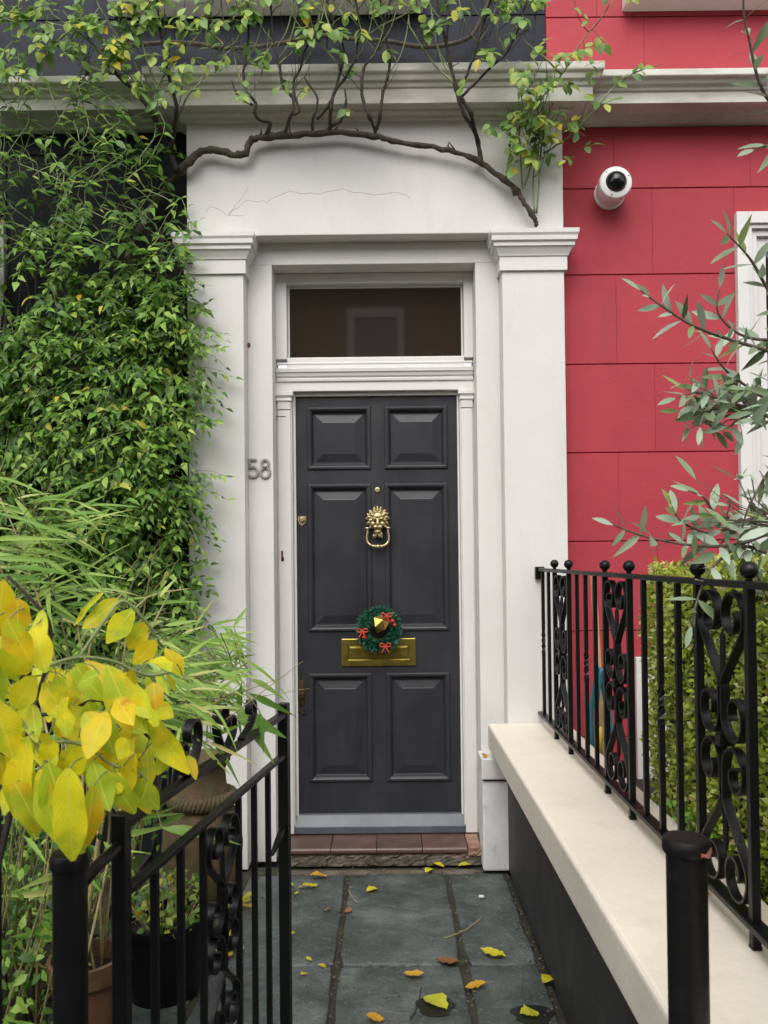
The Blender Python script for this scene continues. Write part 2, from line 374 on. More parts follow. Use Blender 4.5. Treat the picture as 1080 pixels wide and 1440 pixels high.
def foliage(parent, leaves, meshes, limit=300, part='leaf', stuff='foliage', score=None):
    """leaves: list of (matrix, variant). The ones that show largest become parts, the rest one mesh."""
    def sc(l):
        m = l[0]; p = m.translation
        return -(p-CAMP).length + (m.col[0].length)*.5
    ls = sorted(leaves, key=score or sc, reverse=True)
    inv = Matrix.Translation(-ORI[parent.name])
    for m, v in ls[:limit]:
        o = bpy.data.objects.new(part, meshes[v % len(meshes)][0]); COL.objects.link(o)
        o.parent = parent; o.matrix_local = inv @ m
    rest = ls[limit:]
    if rest:
        mb = MB()
        for m, v in rest:
            _, vs, fs = meshes[v % len(meshes)]
            mb.add([m @ Vector(p) for p in vs], fs)
        me = bpy.data.meshes.new(stuff); me.from_pydata([tuple(p) for p in mb.v], [], mb.f)
        me.polygons.foreach_set('use_smooth', [True]*len(me.polygons))
        me.materials.append(meshes[0][0].materials[0])
        o = bpy.data.objects.new(stuff, me); link(o, parent); o['kind'] = 'stuff'

# ================================================================== THE SETTING
structure(MB().box(-30, 30, -30, 30, -.25, -.034).build('ground', ASPHALT))
path = structure(MB().box(-1.10, .528, .25, 3.66, -.033, -.014).build('path', JOINT))
rg = random.Random(5)
def slab(x0, x1, y0, y1, z=0):
    cs = [(x0,y0),(x1,y0),(x1,y1),(x0,y1)]; ring = []
    for i,(cx,cy) in enumerate(cs):          # worn, chipped outline
        nx, ny = cs[(i+1)%4]; L = math.hypot(nx-cx, ny-cy); m = max(3, int(L/.07))
        for k in range(m):
            t = k/m; px, py = lerp(cx,nx,t), lerp(cy,ny,t)
            j = .0035 if k else .008
            ox = rg.uniform(-j, j); oy = rg.uniform(-j, j)
            if k == 0: px += (.008 if px == x0 else -.008); py += (.008 if py == y0 else -.008)
            ring.append((px+ox, py+oy))
    cx, cy = (x0+x1)/2, (y0+y1)/2
    tx, ty = rg.uniform(-.004, .004), rg.uniform(-.003, .003)
    def rr(ins, dz): return [(lerp(px,cx,0)+ins*(1 if px<cx else -1), py+ins*(1 if py<cy else -1), dz+tx*(px-cx)+ty*(py-cy)) for px,py in ring]
    mb = MB().rings([rr(0, z-.032), rr(0, z-.006), rr(.003, z-.002), rr(.009, z)])
    return mb
XJ = [-1.06, -.625, -.182, .255, .512]
YJ = [.30, 1.10, 1.93, 2.755, 3.555]
for j in range(4):
    for i in range(4):
        g = .011 if i < 3 else .006
        o = slab(XJ[i]+.011, XJ[i+1]-g, YJ[j]+.006, YJ[j+1]-.006, rg.uniform(-.004, .002)).build('paving_slab', SLAB, path, smooth=True)
slab(-.50, .42, 3.562, 3.60, -.002).build('paving_strip', STEPSTONE, path, smooth=True)
bed = structure(MB().box(-4, -1.10, .2, 3.72, -.05, .03).build('flower_bed', SOIL))
bed2 = structure(MB().box(.74, 5, .2, 3.72, -.05, .36).build('raised_flower_bed', SOIL))

# ================================================================== THE BLACK HOUSE WITH THE WHITE DOORWAY
house = thing('terraced_house', (0, 3.7, 0), 'black terraced house with white stucco door surround and charcoal panelled door', 'house')
YW = 3.72
def holed(x0, x1, y0, y1, z0, z1, holes):
    xs = sorted({x0, x1, *[h for a in holes for h in a[:2] if x0 < h < x1]}); zs = sorted({z0, z1, *[h for a in holes for h in a[2:] if z0 < h < z1]})
    mb = MB()
    for a, b in zip(xs, xs[1:]):
        for c, d in zip(zs, zs[1:]):
            if any(h[0] <= a and b <= h[1] and h[2] <= c and d <= h[3] for h in holes): continue
            mb.box(a, b, y0, y1, c, d)
    return mb
wm = holed(-4, -.60, 3.728, 4.2, 0, 3.42, [(-3.15,-1.82,1.0,2.93)]); wm.box(.56, .83, 3.728, 4.2, 0, 3.42)
w2 = holed(-4, .777, 3.728, 4.2, 3.42, 6.6, [(-1.14,.09,4.07,5.55)]); wm.add(w2.v, w2.f)
wall = wm.build('wall', BLACKWALL, house)
def courses(parent, mat, x0, x1, zs, offs, w, holes=()):
    for r in range(len(zs)-1):
        z0, z1 = zs[r]+.0025, zs[r+1]-.0025
        x = x0-(offs[r%2]); cuts = []
        while x < x1:
            a, b = max(x, x0), min(x+w, x1)
            segs = [(a, b, z0, z1)]
            for hx0, hx1, hz0, hz1 in holes:
                ns = []
                for (p, q, s, t) in segs:
                    if t <= hz0 or s >= hz1 or q <= hx0 or p >= hx1: ns.append((p,q,s,t)); continue
                    if p < hx0: ns.append((p, hx0, s, t))
                    if q > hx1: ns.append((hx1, q, s, t))
                    a2, b2 = max(p,hx0), min(q,hx1)
                    if s < hz0: ns.append((a2, b2, s, hz0))
                    if t > hz1: ns.append((a2, b2, hz1, t))
                segs = ns
            for (p,q,s,t) in segs:
                if q-p > .02 and t-s > .02:
                    MB().box(p+.0002, q-.0002, YW, 3.7285, s, t).build('block', mat, parent, bevel=.0016, seg=1)
            x += w
courses(wall, BLACKWALL, -3.2, -.885, [.0,.42,.83,1.25,1.66,2.07,2.48,2.89,3.30,3.40], (.1,.42), .62, holes=[(-3.3,-1.765,.9,3.02)])
courses(wall, NAVY, -3.2, .776, [3.575,3.94,4.35,4.76,5.17], (.25,.55), .62, holes=[(-1.2,.15,3.96,5.3)])

# pilasters, capitals, frieze
for x0, x1 in ((-.887,-.632),(.540,.822)):
    p = MB().box(x0, x1, 3.60, 3.735, 0.0, 2.700).build('pilaster', STUCCO, house, bevel=.004)
    MB().rectloft([(0,2.684),(.012,2.6845),(.012,2.745),(.017,2.748),(.020,2.757),(.033,2.782),(.041,2.786),(.041,2.802),(.051,2.808),(.052,2.828),(.058,2.838),(.058,2.857)],
                  x0, x1, 3.60, 3.73).build('capital', STUCCO, p, bevel=.0015, seg=1)
fr = MB().box(-.887, .822, 3.60, 3.735, 2.859, 3.40).build('frieze', STUCCO, house, bevel=.004)
rg = random.Random(8)
for pts in ([(-.70,2.955),(-.62,3.02),(-.52,3.015),(-.42,3.06),(-.30,3.045),(-.18,3.065),(-.05,3.04),(.08,3.05),(.14,3.02)], [(-.80,2.97),(-.78,3.0),(-.70,2.955),(-.62,2.955)], [(-.70,2.955),(-.64,3.03),(-.60,3.09)]):
    q = []
    for a,b in zip(pts, pts[1:]):
        for k in range(5): q.append((lerp(a[0],b[0],k/5)+rg.uniform(-.003,.003), 3.6004, lerp(a[1],b[1],k/5)+rg.uniform(-.005,.005)))
    MB().tube(q, .0011, 5).build('crack', CRACK, fr)
# the recessed face between the pilasters, with the reveal round the opening
OX0, OX1, OZ = -.516, .429, 2.758
MB().box(-.632, OX0, 3.69, 3.90, 0, OZ).box(OX1, .540, 3.69, 3.90, 0, OZ).box(-.632, .540, 3.69, 3.90, OZ, 2.859).build('door_surround', STUCCO, house, bevel=.003)
# worn little pier at the right foot of the surround with its cap
pr = MB().box(.418, .5385, 3.555, 3.685, 0, .395).build('pier', ROUGHWHITE, house, bevel=.008)
MB().box(.412, .5385, 3.535, 3.687, .408, .502).build('pier_cap', STUCCO, pr, bevel=.006)
MB().add([(.417,3.62,.405)]*0, []).box(.425, .538, 3.565, 3.68, .394, .409).build('gap_mortar', MORTAR, pr)

# cornice: three lengths, the middle one breaking forward
CP = [(3.735,3.405),(3.695,3.407),(3.692,3.416),(3.662,3.424),(3.656,3.432),(3.602,3.436),(3.590,3.424),(3.560,3.422),(3.560,3.472),(3.550,3.475),(3.544,3.486),(3.528,3.492),(3.518,3.506),(3.504,3.510),(3.500,3.514),(3.500,3.541),(3.735,3.572)]
MB().prism(CP, -4, -.885).build('cornice', LEDGE, house, bevel=.0015, seg=1)
mid = [(0,3.372),(.022,3.374),(.024,3.386),(.045,3.394),(.050,3.404),(.090,3.408),(.098,3.396),(.112,3.394),(.112,3.458),(.119,3.462),(.124,3.478),(.136,3.484),(.142,3.504),(.152,3.510),(.155,3.516),(.155,3.546),(.0,3.578)]
MB().rectloft(mid, -.887, .822, 3.60, 3.735).build('cornice', LEDGE, house, bevel=.0015, seg=1)

# door frame: outer frame, transom bar, mouldings, little pilasters
fm = MB()
fm.box(OX0, -.462, 3.80, 3.895, 2.345, OZ-.002).box(.385, OX1, 3.80, 3.895, 2.345, OZ-.002)
fm.box(-.462, .385, 3.80, 3.895, 2.706, OZ-.002).box(-.462, .385, 3.80, 3.895, 2.300, 2.352)
fm.box(OX0, OX1, 3.806, 3.895, 2.192, 2.2995)
fm.box(OX0, -.441, 3.805, 3.895, .085, 2.1915).box(.360, OX1, 3.805, 3.895, .085, 2.1915)
frame = fm.build('door_frame', GLOSSWHITE, house, bevel=.003)
MB().prism([(3.808,2.236),(3.798,2.238),(3.796,2.250),(3.800,2.254),(3.792,2.262),(3.788,2.276),(3.782,2.280),(3.780,2.296),(3.806,2.304)], OX0+.004, OX1-.004).build('transom_moulding', GLOSSWHITE, frame, bevel=.001, seg=1)
MB().box(OX0+.004, OX1-.004, 3.797, 3.81, 2.318, 2.330).build('transom_bead', GLOSSWHITE, frame, bevel=.004)
for x0, x1 in ((OX0+.008, -.447), (.366, OX1-.008)):
    MB().box(x0, x1, 3.794, 3.806, .09, 2.100).build('frame_strip', GLOSSWHITE, frame, bevel=.003)
    MB().rectloft([(0,2.104),(.001,2.128),(.001,2.140),(.008,2.144),(.008,2.152),(.004,2.154),(.006,2.164),(.014,2.168),(.014,2.186),(0,2.190)], x0, x1, 3.792, 3.82).build('frame_capital', GLOSSWHITE, frame, bevel=.0012, seg=1)
MB().box(-.4405, -.428, 3.835, 3.895, .085, 2.19).box(.350, .3595, 3.835, 3.895, .085, 2.19).box(-.428, .350, 3.835, 3.895, 2.174, 2.19).build('door_stop', GLOSSWHITE, frame, bevel=.002)
for (z, xx, yy, w, h) in ((1.405,-.492,3.7935,.010,.050),(1.39,-.490,3.7935,.014,.018),(2.07,-.495,3.7935,.05,.004)):
    MB().box(xx-w/2, xx+w/2, yy-.0006, yy+.002, z-h/2, z+h/2).build('paint_chip', RUST, frame, bevel=.0005, seg=1)
MB().ell((-.625,3.689,2.385),(.008,.0015,.012)).build('paint_chip', RUST, frame)
# transom light: glass with glazing bead
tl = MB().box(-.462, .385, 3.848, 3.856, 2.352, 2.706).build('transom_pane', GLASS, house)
MB().box(-.4615, -.452, 3.835, 3.847, 2.3525, 2.7055).box(.375, .3845, 3.835, 3.847, 2.3525, 2.7055).box(-.452, .375, 3.835, 3.847, 2.3525, 2.362).box(-.452, .375, 3.835, 3.847, 2.696, 2.7055).build('glazing_bead', GLOSSWHITE, tl, bevel=.003)

# ---------------------------------------------------------------- door
YD = 3.85
DX0, DX1 = -.427, .349
PAN = [(-.362,-.078,1.832,2.112),(.012,.292,1.832,2.112),(-.362,-.080,1.052,1.738),(.010,.290,1.052,1.738),(-.364,-.086,.332,.826),(.008,.288,.332,.826)]
db = MB()
db.box(DX0, -.363, YD, 3.892, .10, 2.172).box(.291, DX1, YD, 3.892, .10, 2.172)
db.box(-.363, .291, YD, 3.892, 2.112, 2.172).box(-.363, .291, YD, 3.892, 1.738, 1.832).box(-.363, .291, YD, 3.892, .826, 1.052).box(-.363, .291, YD, 3.892, .10, .332)
db.box(-.079, .011, YD, 3.892, 1.832, 2.112).box(-.080, .010, YD, 3.892, 1.052, 1.738).box(-.086, .008, YD, 3.892, .332, .826)
door = db.build('door', DOORPAINT, house)
for (x0,x1,z0,z1) in PAN:
    prof = [(-.013,.020),(-.013,-.004),(-.009,-.0085),(.000,-.009),(.005,-.006),(.010,-.001),(.018,.014),(.026,.014),(.060,.006),(.064,.0045)]
    rs = [[(x0+d,YD+y,z0+d),(x1-d,YD+y,z0+d),(x1-d,YD+y,z1-d),(x0+d,YD+y,z1-d)] for d,y in prof]
    MB().rings(rs).build('panel', DOORPAINT, door, bevel=.0008, seg=1)
MB().prism([(3.86,.172),(3.838,.168),(3.800,.120),(3.796,.088),(3.86,.088)], -.448, .372).build('weatherboard', SILLPAINT, door, bevel=.004)
# brass fittings
YF = 3.8495
lp = MB()
lp.rings([[(-.218+d,YF-y,.872+d),(.140-d,YF-y,.872+d),(.140-d,YF-y,1.005-d),(-.218+d,YF-y,1.005-d)] for d,y in ((0,0),(0,.006),(.004,.008),(.030,.008),(.033,.002),(.036,.002),(.040,.0075),(.046,.009))])
lp.box(-.122,-.117,YF-.0085,YF-.006,.915,.965).box(.022,.027,YF-.0085,YF-.006,.915,.965)
lp.build('letter_plate', DULLBRASS, door, bevel=.0008, seg=1)
MB().lathe([(.011,0),(.013,.003),(.012,.006),(.007,.007),(.006,.004)], (-.037,YF,1.720), 20, 'y').build('peephole', BRASS, door, smooth=True)
k = MB(); k.add([(-.402+a, YF-.004, 1.575+b) for a,b in [(-.020,.022),(.020,.022),(.021,.005),(.014,-.014),(0,-.026),(-.014,-.014),(-.021,.005)]]+[(-.402+a, YF, 1.575+b) for a,b in [(-.020,.022),(.020,.022),(.021,.005),(.014,-.014),(0,-.026),(-.014,-.014),(-.021,.005)]], [tuple(range(7)), tuple(range(13,6,-1))]+[(i,(i+1)%7,7+(i+1)%7,7+i) for i in range(7)])
k.lathe([(.014,.0),(.014,.008),(.010,.012),(.004,.012)], (-.402,YF-.003,1.580), 16, 'y')
k.build('door_lock', BRASS, door, bevel=.001, seg=1)
k = MB().rings([[(-.413+.019*math.copysign(abs(math.cos(a))**.6,math.cos(a))*s, YF-y, .745+.062*math.copysign(abs(math.sin(a))**.75,math.sin(a))*s) for a in [2*math.pi*i/28 for i in range(28)]] for s,y in ((1,0),(1,.004),(.88,.006))])
k.lathe([(.014,0),(.014,.010),(.011,.013),(.008,.013),(.006,.008)], (-.413,YF-.005,.735), 18, 'y')
k.build('lock_plate', OLDBRASS, door, smooth=True)
MB().box(-.428,-.394,YF-.003,YF,.655,.668).tube([(-.420,YF-.004,.664),(-.405,YF-.010,.650),(-.392,YF-.004,.648)],.0035,8).build('keyhole_cover', OLDBRASS, door, smooth=True)
# door knob: faceted brass ball on a stem
phi = (1+5**.5)/2; iv = [Vector(p).normalized()*.046 for p in [(-1,phi,0),(1,phi,0),(-1,-phi,0),(1,-phi,0),(0,-1,phi),(0,1,phi),(0,-1,-phi),(0,1,-phi),(phi,0,-1),(phi,0,1),(-phi,0,-1),(-phi,0,1)]]
R_ = Matrix.Rotation(.5,3,'X') @ Matrix.Rotation(.35,3,'Y')
kb = MB().add([(R_ @ p)+Vector((-.030,3.765,1.082)) for p in iv], [(0,11,5),(0,5,1),(0,1,7),(0,7,10),(0,10,11),(1,5,9),(5,11,4),(11,10,2),(10,7,6),(7,1,8),(3,9,4),(3,4,2),(3,2,6),(3,6,8),(3,8,9),(4,9,5),(2,4,11),(6,2,10),(8,6,7),(9,8,1)])
kb.lathe([(.026,0),(.026,.006),(.012,.010),(.012,.05)], (-.030,YF,1.082), 16, 'y')
kb.build('door_knob', GOLD, door)
# lion-head knocker
lx, ly, lz = -.037, 3.842, 1.560
L = MB(); rg = random.Random(2)
L.ell((lx,ly,lz+.012),(.041,.020,.050),18,12)
for ring,(r0,cnt,sz,dy) in enumerate(((.041,13,.019,.004),(.036,11,.018,-.010),(.028,8,.016,-.020))):
    for i in range(cnt):
        a = math.pi*(-.22+1.44*i/(cnt-1))+rg.uniform(-.05,.05)
        c = Vector((lx+math.cos(a)*r0*.90, ly+dy, lz+.016+math.sin(a)*r0*1.08))
        tip = Vector((math.cos(a)*.9+rg.uniform(-.3,.3), 0, math.sin(a))).normalized()
        for k_,(t,q) in enumerate(((0,1.45),(.5,1.25),(1.0,.85),(1.35,.45))):
            L.ell(c+tip*sz*t*.75+Vector((0,-.003*k_*(1 if k_<3 else .4),0)), (sz*.42*q,sz*.42*q,sz*.42*q), 7, 5)
L.ell((lx,ly-.024,lz+.030),(.026,.014,.020),12,8)       # forehead
for s in (-1,1):
    L.ell((lx+s*.017,ly-.034,lz+.020),(.014,.009,.0055),10,6,Matrix.Rotation(-s*.35,3,'Y'))   # brow
    L.ell((lx+s*.022,ly-.024,lz-.004),(.013,.012,.012),10,6)                                  # cheek
    L.ell((lx+s*.010,ly-.036,lz-.020),(.014,.013,.0095),10,6)                                 # muzzle
    L.ell((lx+s*.016,ly-.028,lz+.010),(.005,.004,.003),8,6)                                   # eye
L.rings([[(lx-w,ly-y,z),(lx-w*.6,ly-y-.006,z),(lx+w*.6,ly-y-.006,z),(lx+w,ly-y,z)] for w,y,z in ((.007,.028,lz+.030),(.0065,.034,lz+.010),(.010,.040,lz-.008),(.009,.036,lz-.014))])
L.ell((lx,ly-.020,lz-.042),(.021,.016,.013),10,6)
for i in range(14): L.ell((lx+rg.uniform(-.021,.021),ly-.018+rg.uniform(-.006,.006),lz-.052+rg.uniform(-.014,.008)),(.006,.007,.010),7,5)
L.ell((lx,ly-.030,lz-.031),(.013,.003,.0025),8,5)
for s in (-1,1): L.add([],[]).box(lx+s*.050-.010, lx+s*.050+.010, ly-.026, ly-.004, lz-.030, lz-.021)
L.build('lion_knocker', BRASS, door, smooth='all')
path_r = [(lx-.048,lz-.024),(lx-.049,lz-.045),(lx-.053,lz-.068),(lx-.050,lz-.090),(lx-.036,lz-.106),(lx-.015,lz-.113),(lx,lz-.114)]
path_r = path_r+[(2*lx-x,z) for x,z in path_r[-2::-1]]
rr = MB().tube([Vector(p) for p in spline([(x,ly-.016-.004*(1 if abs(x-lx)<.04 else 0),z) for x,z in path_r],4)], .0058, 10)
rr.ell((lx,ly-.02,lz-.113),(.013,.009,.009),12,8).ell((lx-.013,ly-.02,lz-.112),(.004,.0085,.0085),8,6).ell((lx+.013,ly-.02,lz-.112),(.004,.0085,.0085),8,6)
rr.build('knocker_ring', BRASS, door, smooth='all')

# house number: two bent steel numerals
def digit(name, strokes, ox, oz, h):
    mb = MB()
    for st in strokes:
        mb.ribbon([(x*h, z*h) for x,z in st], (ox, 3.684, oz), (1,0,0), (0,0,1), (0,1,0), .010, .0105)
    return mb.build(name, STEEL, house, bevel=.0012, seg=1)
five = [[(.46,.97),(.09,.97)], [(.11,1.0),(.06,.52)], [(.06,.54)]+[(.27+.25*math.cos(a),.31+.27*math.sin(a)) for a in [rad(120-k*14) for k in range(20)]]]
eight = [[(.29+.19*math.sin(a),.76+.21*math.cos(a)) for a in [2*math.pi*k/20 for k in range(21)]], [(.29+.245*math.sin(a),.28+.265*math.cos(a)) for a in [2*math.pi*k/22 for k in range(23)]]]
digit('house_number', five, -.632, 1.768, .086)['label'] = 'grey metal numeral 5'
digit('house_number', eight, -.578, 1.768, .086)['label'] = 'grey metal numeral 8'

# doorstep: quarry tiles with rounded nose on a crumbling stone course
step = MB().box(-.500, .417, 3.640, 3.86, 0, .052).build('doorstep', MORTAR, house)
tx = [-.478, -.262, -.055, .152, .356]
for i in range(4):
    prof = [(3.855,.050)]+[(3.622+.016-.016*math.sin(a), .0665-.0165*math.cos(a)) for a in [rad(k*22.5) for k in range(9)]]+[(3.855,.083)]
    MB().prism(prof, tx[i]+.002, tx[i+1]-.002).build('tile', TILE, step, smooth=True)
rg = random.Random(21)
def rough_box(x0,x1,y0,y1,z0,z1,j,nx=10,nz=4):
    rs=[]
    for i in range(nx+1):
        x=lerp(x0,x1,i/nx); ring=[]
        for k_ in range(nz+1): ring.append((x, y0+rg.uniform(-j,j), lerp(z0,z1,k_/nz)+(rg.uniform(-j,j) if k_==nz else 0)))
        ring += [(x,y1,z1),(x,y1,z0)]
        rs.append(ring)
    return MB().rings(rs)
rough_box(.360,.416,3.622,3.855,.045,.082,.004,6).build('broken_tile', BROKEN, step)
rough_box(-.495,.416,3.634,3.66,.032,.050,.005,60,2).build('mortar_bed', MORTAR, step)
for a,b in ((-.497,-.285),(-.275,-.07),(-.06,.16),(.17,.415)):
    rough_box(a,b,3.628,3.66,.001,.031,.003,14,3).build('step_stone', STEPSTONE, step)

# windows of the black house: one at the left edge, one over the door
def window(parent, x0, x1, z0, z1, yf, sill=True, mat=GLOSSWHITE):
    f = MB()
    for i,(d,y0,y1) in enumerate(((0,yf,yf+.10),(.055,yf+.012,yf+.11),(.075,yf+.030,yf+.13),(.105,yf+.05,yf+.15))):
        w = (.055,.02,.03,.05)[i]
        a,b,c,e = x0+d, x1-d, z0+(d if not sill else d*.3), z1-d
        f.box(a,a+w,y0,y1,c,e).box(b-w,b,y0,y1,c,e).box(a+w,b-w,y0,y1,e-w,e).box(a+w,b-w,y0,y1,c,c+w)
    o = f.build('window_frame', mat, parent, bevel=.003)
    m = (z0+z1)/2
    MB().box(x0+.155, x1-.155, yf+.055, yf+.10, m-.025, m+.025).box((x0+x1)/2-.012,(x0+x1)/2+.012, yf+.055, yf+.10, z0+.1, m-.026).box((x0+x1)/2-.012,(x0+x1)/2+.012, yf+.06, yf+.10, m+.026, z1-.15).build('sash_bar', mat, o, bevel=.003)
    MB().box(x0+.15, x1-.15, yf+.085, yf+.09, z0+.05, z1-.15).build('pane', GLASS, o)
    if sill: MB().prism([(yf+.1,z0-.07),(yf-.075,z0-.07),(yf-.085,z0-.062),(yf-.085,z0-.012),(yf-.075,z0-.002),(yf+.1,z0+.004)], x0-.06, x1+.06).build('window_sill', STUCCO, o, bevel=.004)
window(house, -3.2, -1.768, .95, 2.98, 3.70)
window(house, -1.19, .14, 4.025, 5.6, 3.70)

# ================================================================== THE RED HOUSE
red = thing('terraced_house', (2.5, 3.7, 0), 'raspberry red terraced house with white framed windows and scored stucco blocks', 'house')
wm = holed(.832, 5.2, 3.7285, 4.2, 0, 3.42, [(1.70,2.90,.80,2.935)]); w2 = holed(.779, 5.2, 3.7285, 4.2, 3.42, 6.6, [(1.25,2.45,4.07,5.55)]); wm.add(w2.v, w2.f)
rw = wm.build('wall', RED, red)
courses(rw, RED, .824, 4.6, [.10,.55,1.042,1.458,1.872,2.286,2.706,3.112,3.40], (.197,.372), .638, holes=[(1.648,2.95,.6,2.985),(1.15,4.7,.0,.922)])
courses(rw, RED, .780, 4.6, [3.575,3.925,4.33,4.74,5.15], (.178,.398), .638, holes=[(1.20,2.50,4.02,5.5)])
MB().box(1.152, 4.6, 3.700, 3.7283, .0, .920).build('plinth', STUCCO, red, bevel=.003)
MB().prism(CP, .8235, 4.9).build('cornice', LEDGE, red, bevel=.0015, seg=1)
window(red, 1.648, 2.95, .75, 2.985, 3.69)
window(red, 1.20, 2.50, 4.02, 5.6, 3.70)

# ================================================================== THE HOUSE ACROSS THE STREET (mirrored in the glass over the door)
opp = thing('brick_house', (0, -8.2, 0), 'brown brick house mirrored faintly in the glass above the door', 'house')
MB().box(-9, 9, -9.5, -8.0, 0, 7.2).build('wall', BRICK, opp)
for wx in (-5.4, -2.6, -.15, 2.6, 5.4):
    for wz in (1.0, 4.2):
        w = MB().box(wx-.56,wx-.42,-8.0,-7.94,wz,wz+1.95).box(wx+.42,wx+.56,-8.0,-7.94,wz,wz+1.95).box(wx-.56,wx+.56,-8.0,-7.94,wz+1.95,wz+2.12).box(wx-.42,wx+.42,-7.99,-7.95,wz+.93,wz+1.0).box(wx-.65,wx+.65,-8.0,-7.85,wz-.12,wz)
        o = w.build('window_frame', STUCCO, opp)
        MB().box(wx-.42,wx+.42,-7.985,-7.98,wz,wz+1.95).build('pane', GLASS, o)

# ================================================================== LOW WALL, RAILING, POSTS, GATE
gw = thing('garden_wall', (.62, 2, 0), 'low charcoal garden wall with broad cream coping beside the path', 'wall')
MB().box(.530, .735, .30, 3.598, 0, .530).build('wall_face', DARKRENDER, gw, bevel=.006)
MB().box(.450, .810, .25, 3.598, .531, .645).build('coping', COPING, gw, bevel=.012, seg=3)

def spiral(c, r0, r1, a0, a1, n): return [(c[0]+lerp(r0,r1,k/n)*math.cos(lerp(a0,a1,k/n)), c[1]+lerp(r0,r1,k/n)*math.sin(lerp(a0,a1,k/n))) for k in range(n+1)]
def s_scroll(hw, hh):
    """one quarter of the scroll panel (right, upper): curl under the top rail, a slanting bar to the middle, curl at the waist"""
    r = hw*.46
    top = spiral((hw*.50, hh-.012-r), r*.34, r, rad(-150), rad(-150)-rad(-540)-rad(210)-rad(180), 22)
    top = spiral((hw*.50, hh-.008-r*1.02), r*.32, r, rad(160-540+360), rad(0)+rad(-360)+rad(360), 2)
    a = []
    c1 = (hw*.48, hh-.006-r); 
    for k in range(27):          # from the inner eye round over the top to the outer side
        t = k/26; ang = rad(400)-t*rad(400); rr_ = lerp(r*.30, r, min(1, t*1.15))
        a.append((c1[0]+rr_*math.cos(ang), c1[1]+rr_*math.sin(ang)))
    c2 = (hw*.52, hh*.19)
    mid_ = [(hw*.86, c1[1]-.03), (hw*.12, hh*.42), (hw*.06, hh*.33)]
    b = []
    for k in range(25):
        t = k/24; ang = rad(185)+t*rad(390); rr_ = lerp(r, r*.32, max(0, t*1.1-.1))
        b.append((c2[0]+rr_*math.cos(ang), c2[1]+rr_*1.08*math.sin(ang)))
    return a, mid_, b
def scroll_panel(parent, o, ax, an, hw, hh, nm='scroll', width=.019, th=.0055):
    a, m_, b = s_scroll(hw, hh)
    ln = [(p.x, p.y) for p in spline([(*a[-2],0),(*a[-1],0),(*m_[0],0),(*m_[1],0),(*m_[2],0),(*b[0],0),(*b[1],0)], 5)]
    pts = a[:-2]+ln[0:]+b[2:]
    for sx in (-1, 1):
        for sz in (-1, 1):
            MB().ribbon([(x*sx, z*sz) for x,z in pts], o, ax, (0,0,1), an, width, th).build(nm, IRON, parent, smooth=True)
    o = Vector(o)
    MB().tube([o+Vector((0,0,-hh*.72)), o+Vector((0,0,-hh*.68)), o+Vector((0,0,hh*.68)), o+Vector((0,0,hh*.72))], [.002,.006,.006,.002], 8).build('spindle', IRON, parent, smooth=True)
    MB().box(-.014,.014,-.012,.012,-.012,.012).build('collar', IRON, parent, origin=(0,0,0)).location += o
def bar(parent, x, y, z0, z1, w=.0065, nm='bar', twist=False):
    if not twist:
        return MB().box(x-w, x+w, y-w, y+w, z0, z1).build(nm, IRON, parent, bevel=.001, seg=1)
    rs = []
    n = 40
    for k in range(n+1):
        z = lerp(z0, z1, k/n); t = min(1, max(0, (k/n-.42)/.16)); a = t*math.pi*2+math.pi/4
        rs.append([(x+w*1.414*math.cos(a+q*math.pi/2), y+w*1.414*math.sin(a+q*math.pi/2), z) for q in range(4)])
    return MB().rings(rs).build('twisted_bar', IRON, parent)
XR = .690
rl = thing('railing', (XR, 2, .645), 'black wrought iron railing with scrolls and ball finials on the cream coping', 'railing')
MB().box(XR-.011, XR+.011, .30, 3.599, 1.325, 1.339).build('top_rail', IRON, rl, bevel=.002)
MB().box(XR-.016, XR+.016, .30, 3.594, .684, .697).build('bottom_rail', IRON, rl, bevel=.002)
MB().box(XR-.020, XR+.020, 3.575, 3.6, 1.290, 1.345).build('wall_bracket', IRON, rl, bevel=.003)
pairs = [(3.27,3.02),(2.52,2.27),(1.77,1.52),(1.02,.77)]
for a,b in pairs:
    for y in (a,b):
        p = bar(rl, XR, y, .646, 1.325, .0085, 'post')
        MB().ell((XR,y,1.360),(.017,.017,.017),18,12).lathe([(.007,1.336),(.007,1.350)], (XR,y,0), 10).build('ball_finial', IRON, p, smooth='all')
        MB().box(XR-.010, XR+.010, y-.010, y+.010, .6455, .653).build('foot', IRON, p, bevel=.003)
    scroll_panel(rl, (XR,(a+b)/2,1.011), (0,1,0), (1,0,0), .115, .312)
for y,tw in ((3.52,True),(3.395,False),(2.895,False),(2.77,True),(2.645,False),(2.145,False),(2.02,True),(1.895,False),(1.395,False),(1.27,True),(1.145,False)):
    bar(rl, XR, y, .698, 1.324, .0068, 'bar', tw)

gp = MB()
gp.lathe([(.027,0),(.027,.985)], (.407,1.1,0), 28).lathe([(.0305,.984),(.032,.988),(.032,.998),(.029,1.004),(.012,1.006)], (.407,1.1,0), 28)
gpo = gp.build('gate_post', WORNIRON, smooth=True, origin=(.407,1.1,0))
tag(gpo, 'round black iron gate post with chipped flat cap before the cream coping', 'post')
lk = MB().ell((.380,1.085,.742),(.010,.010,.010),12,8).tube([(.380,1.085,.74),(.385,1.09,.70),(.395,1.1,.68)],.005,8).build('gate_catch', IRON, gpo, smooth='all', origin=(.407,1.1,0))
lk.location = (0,0,0)

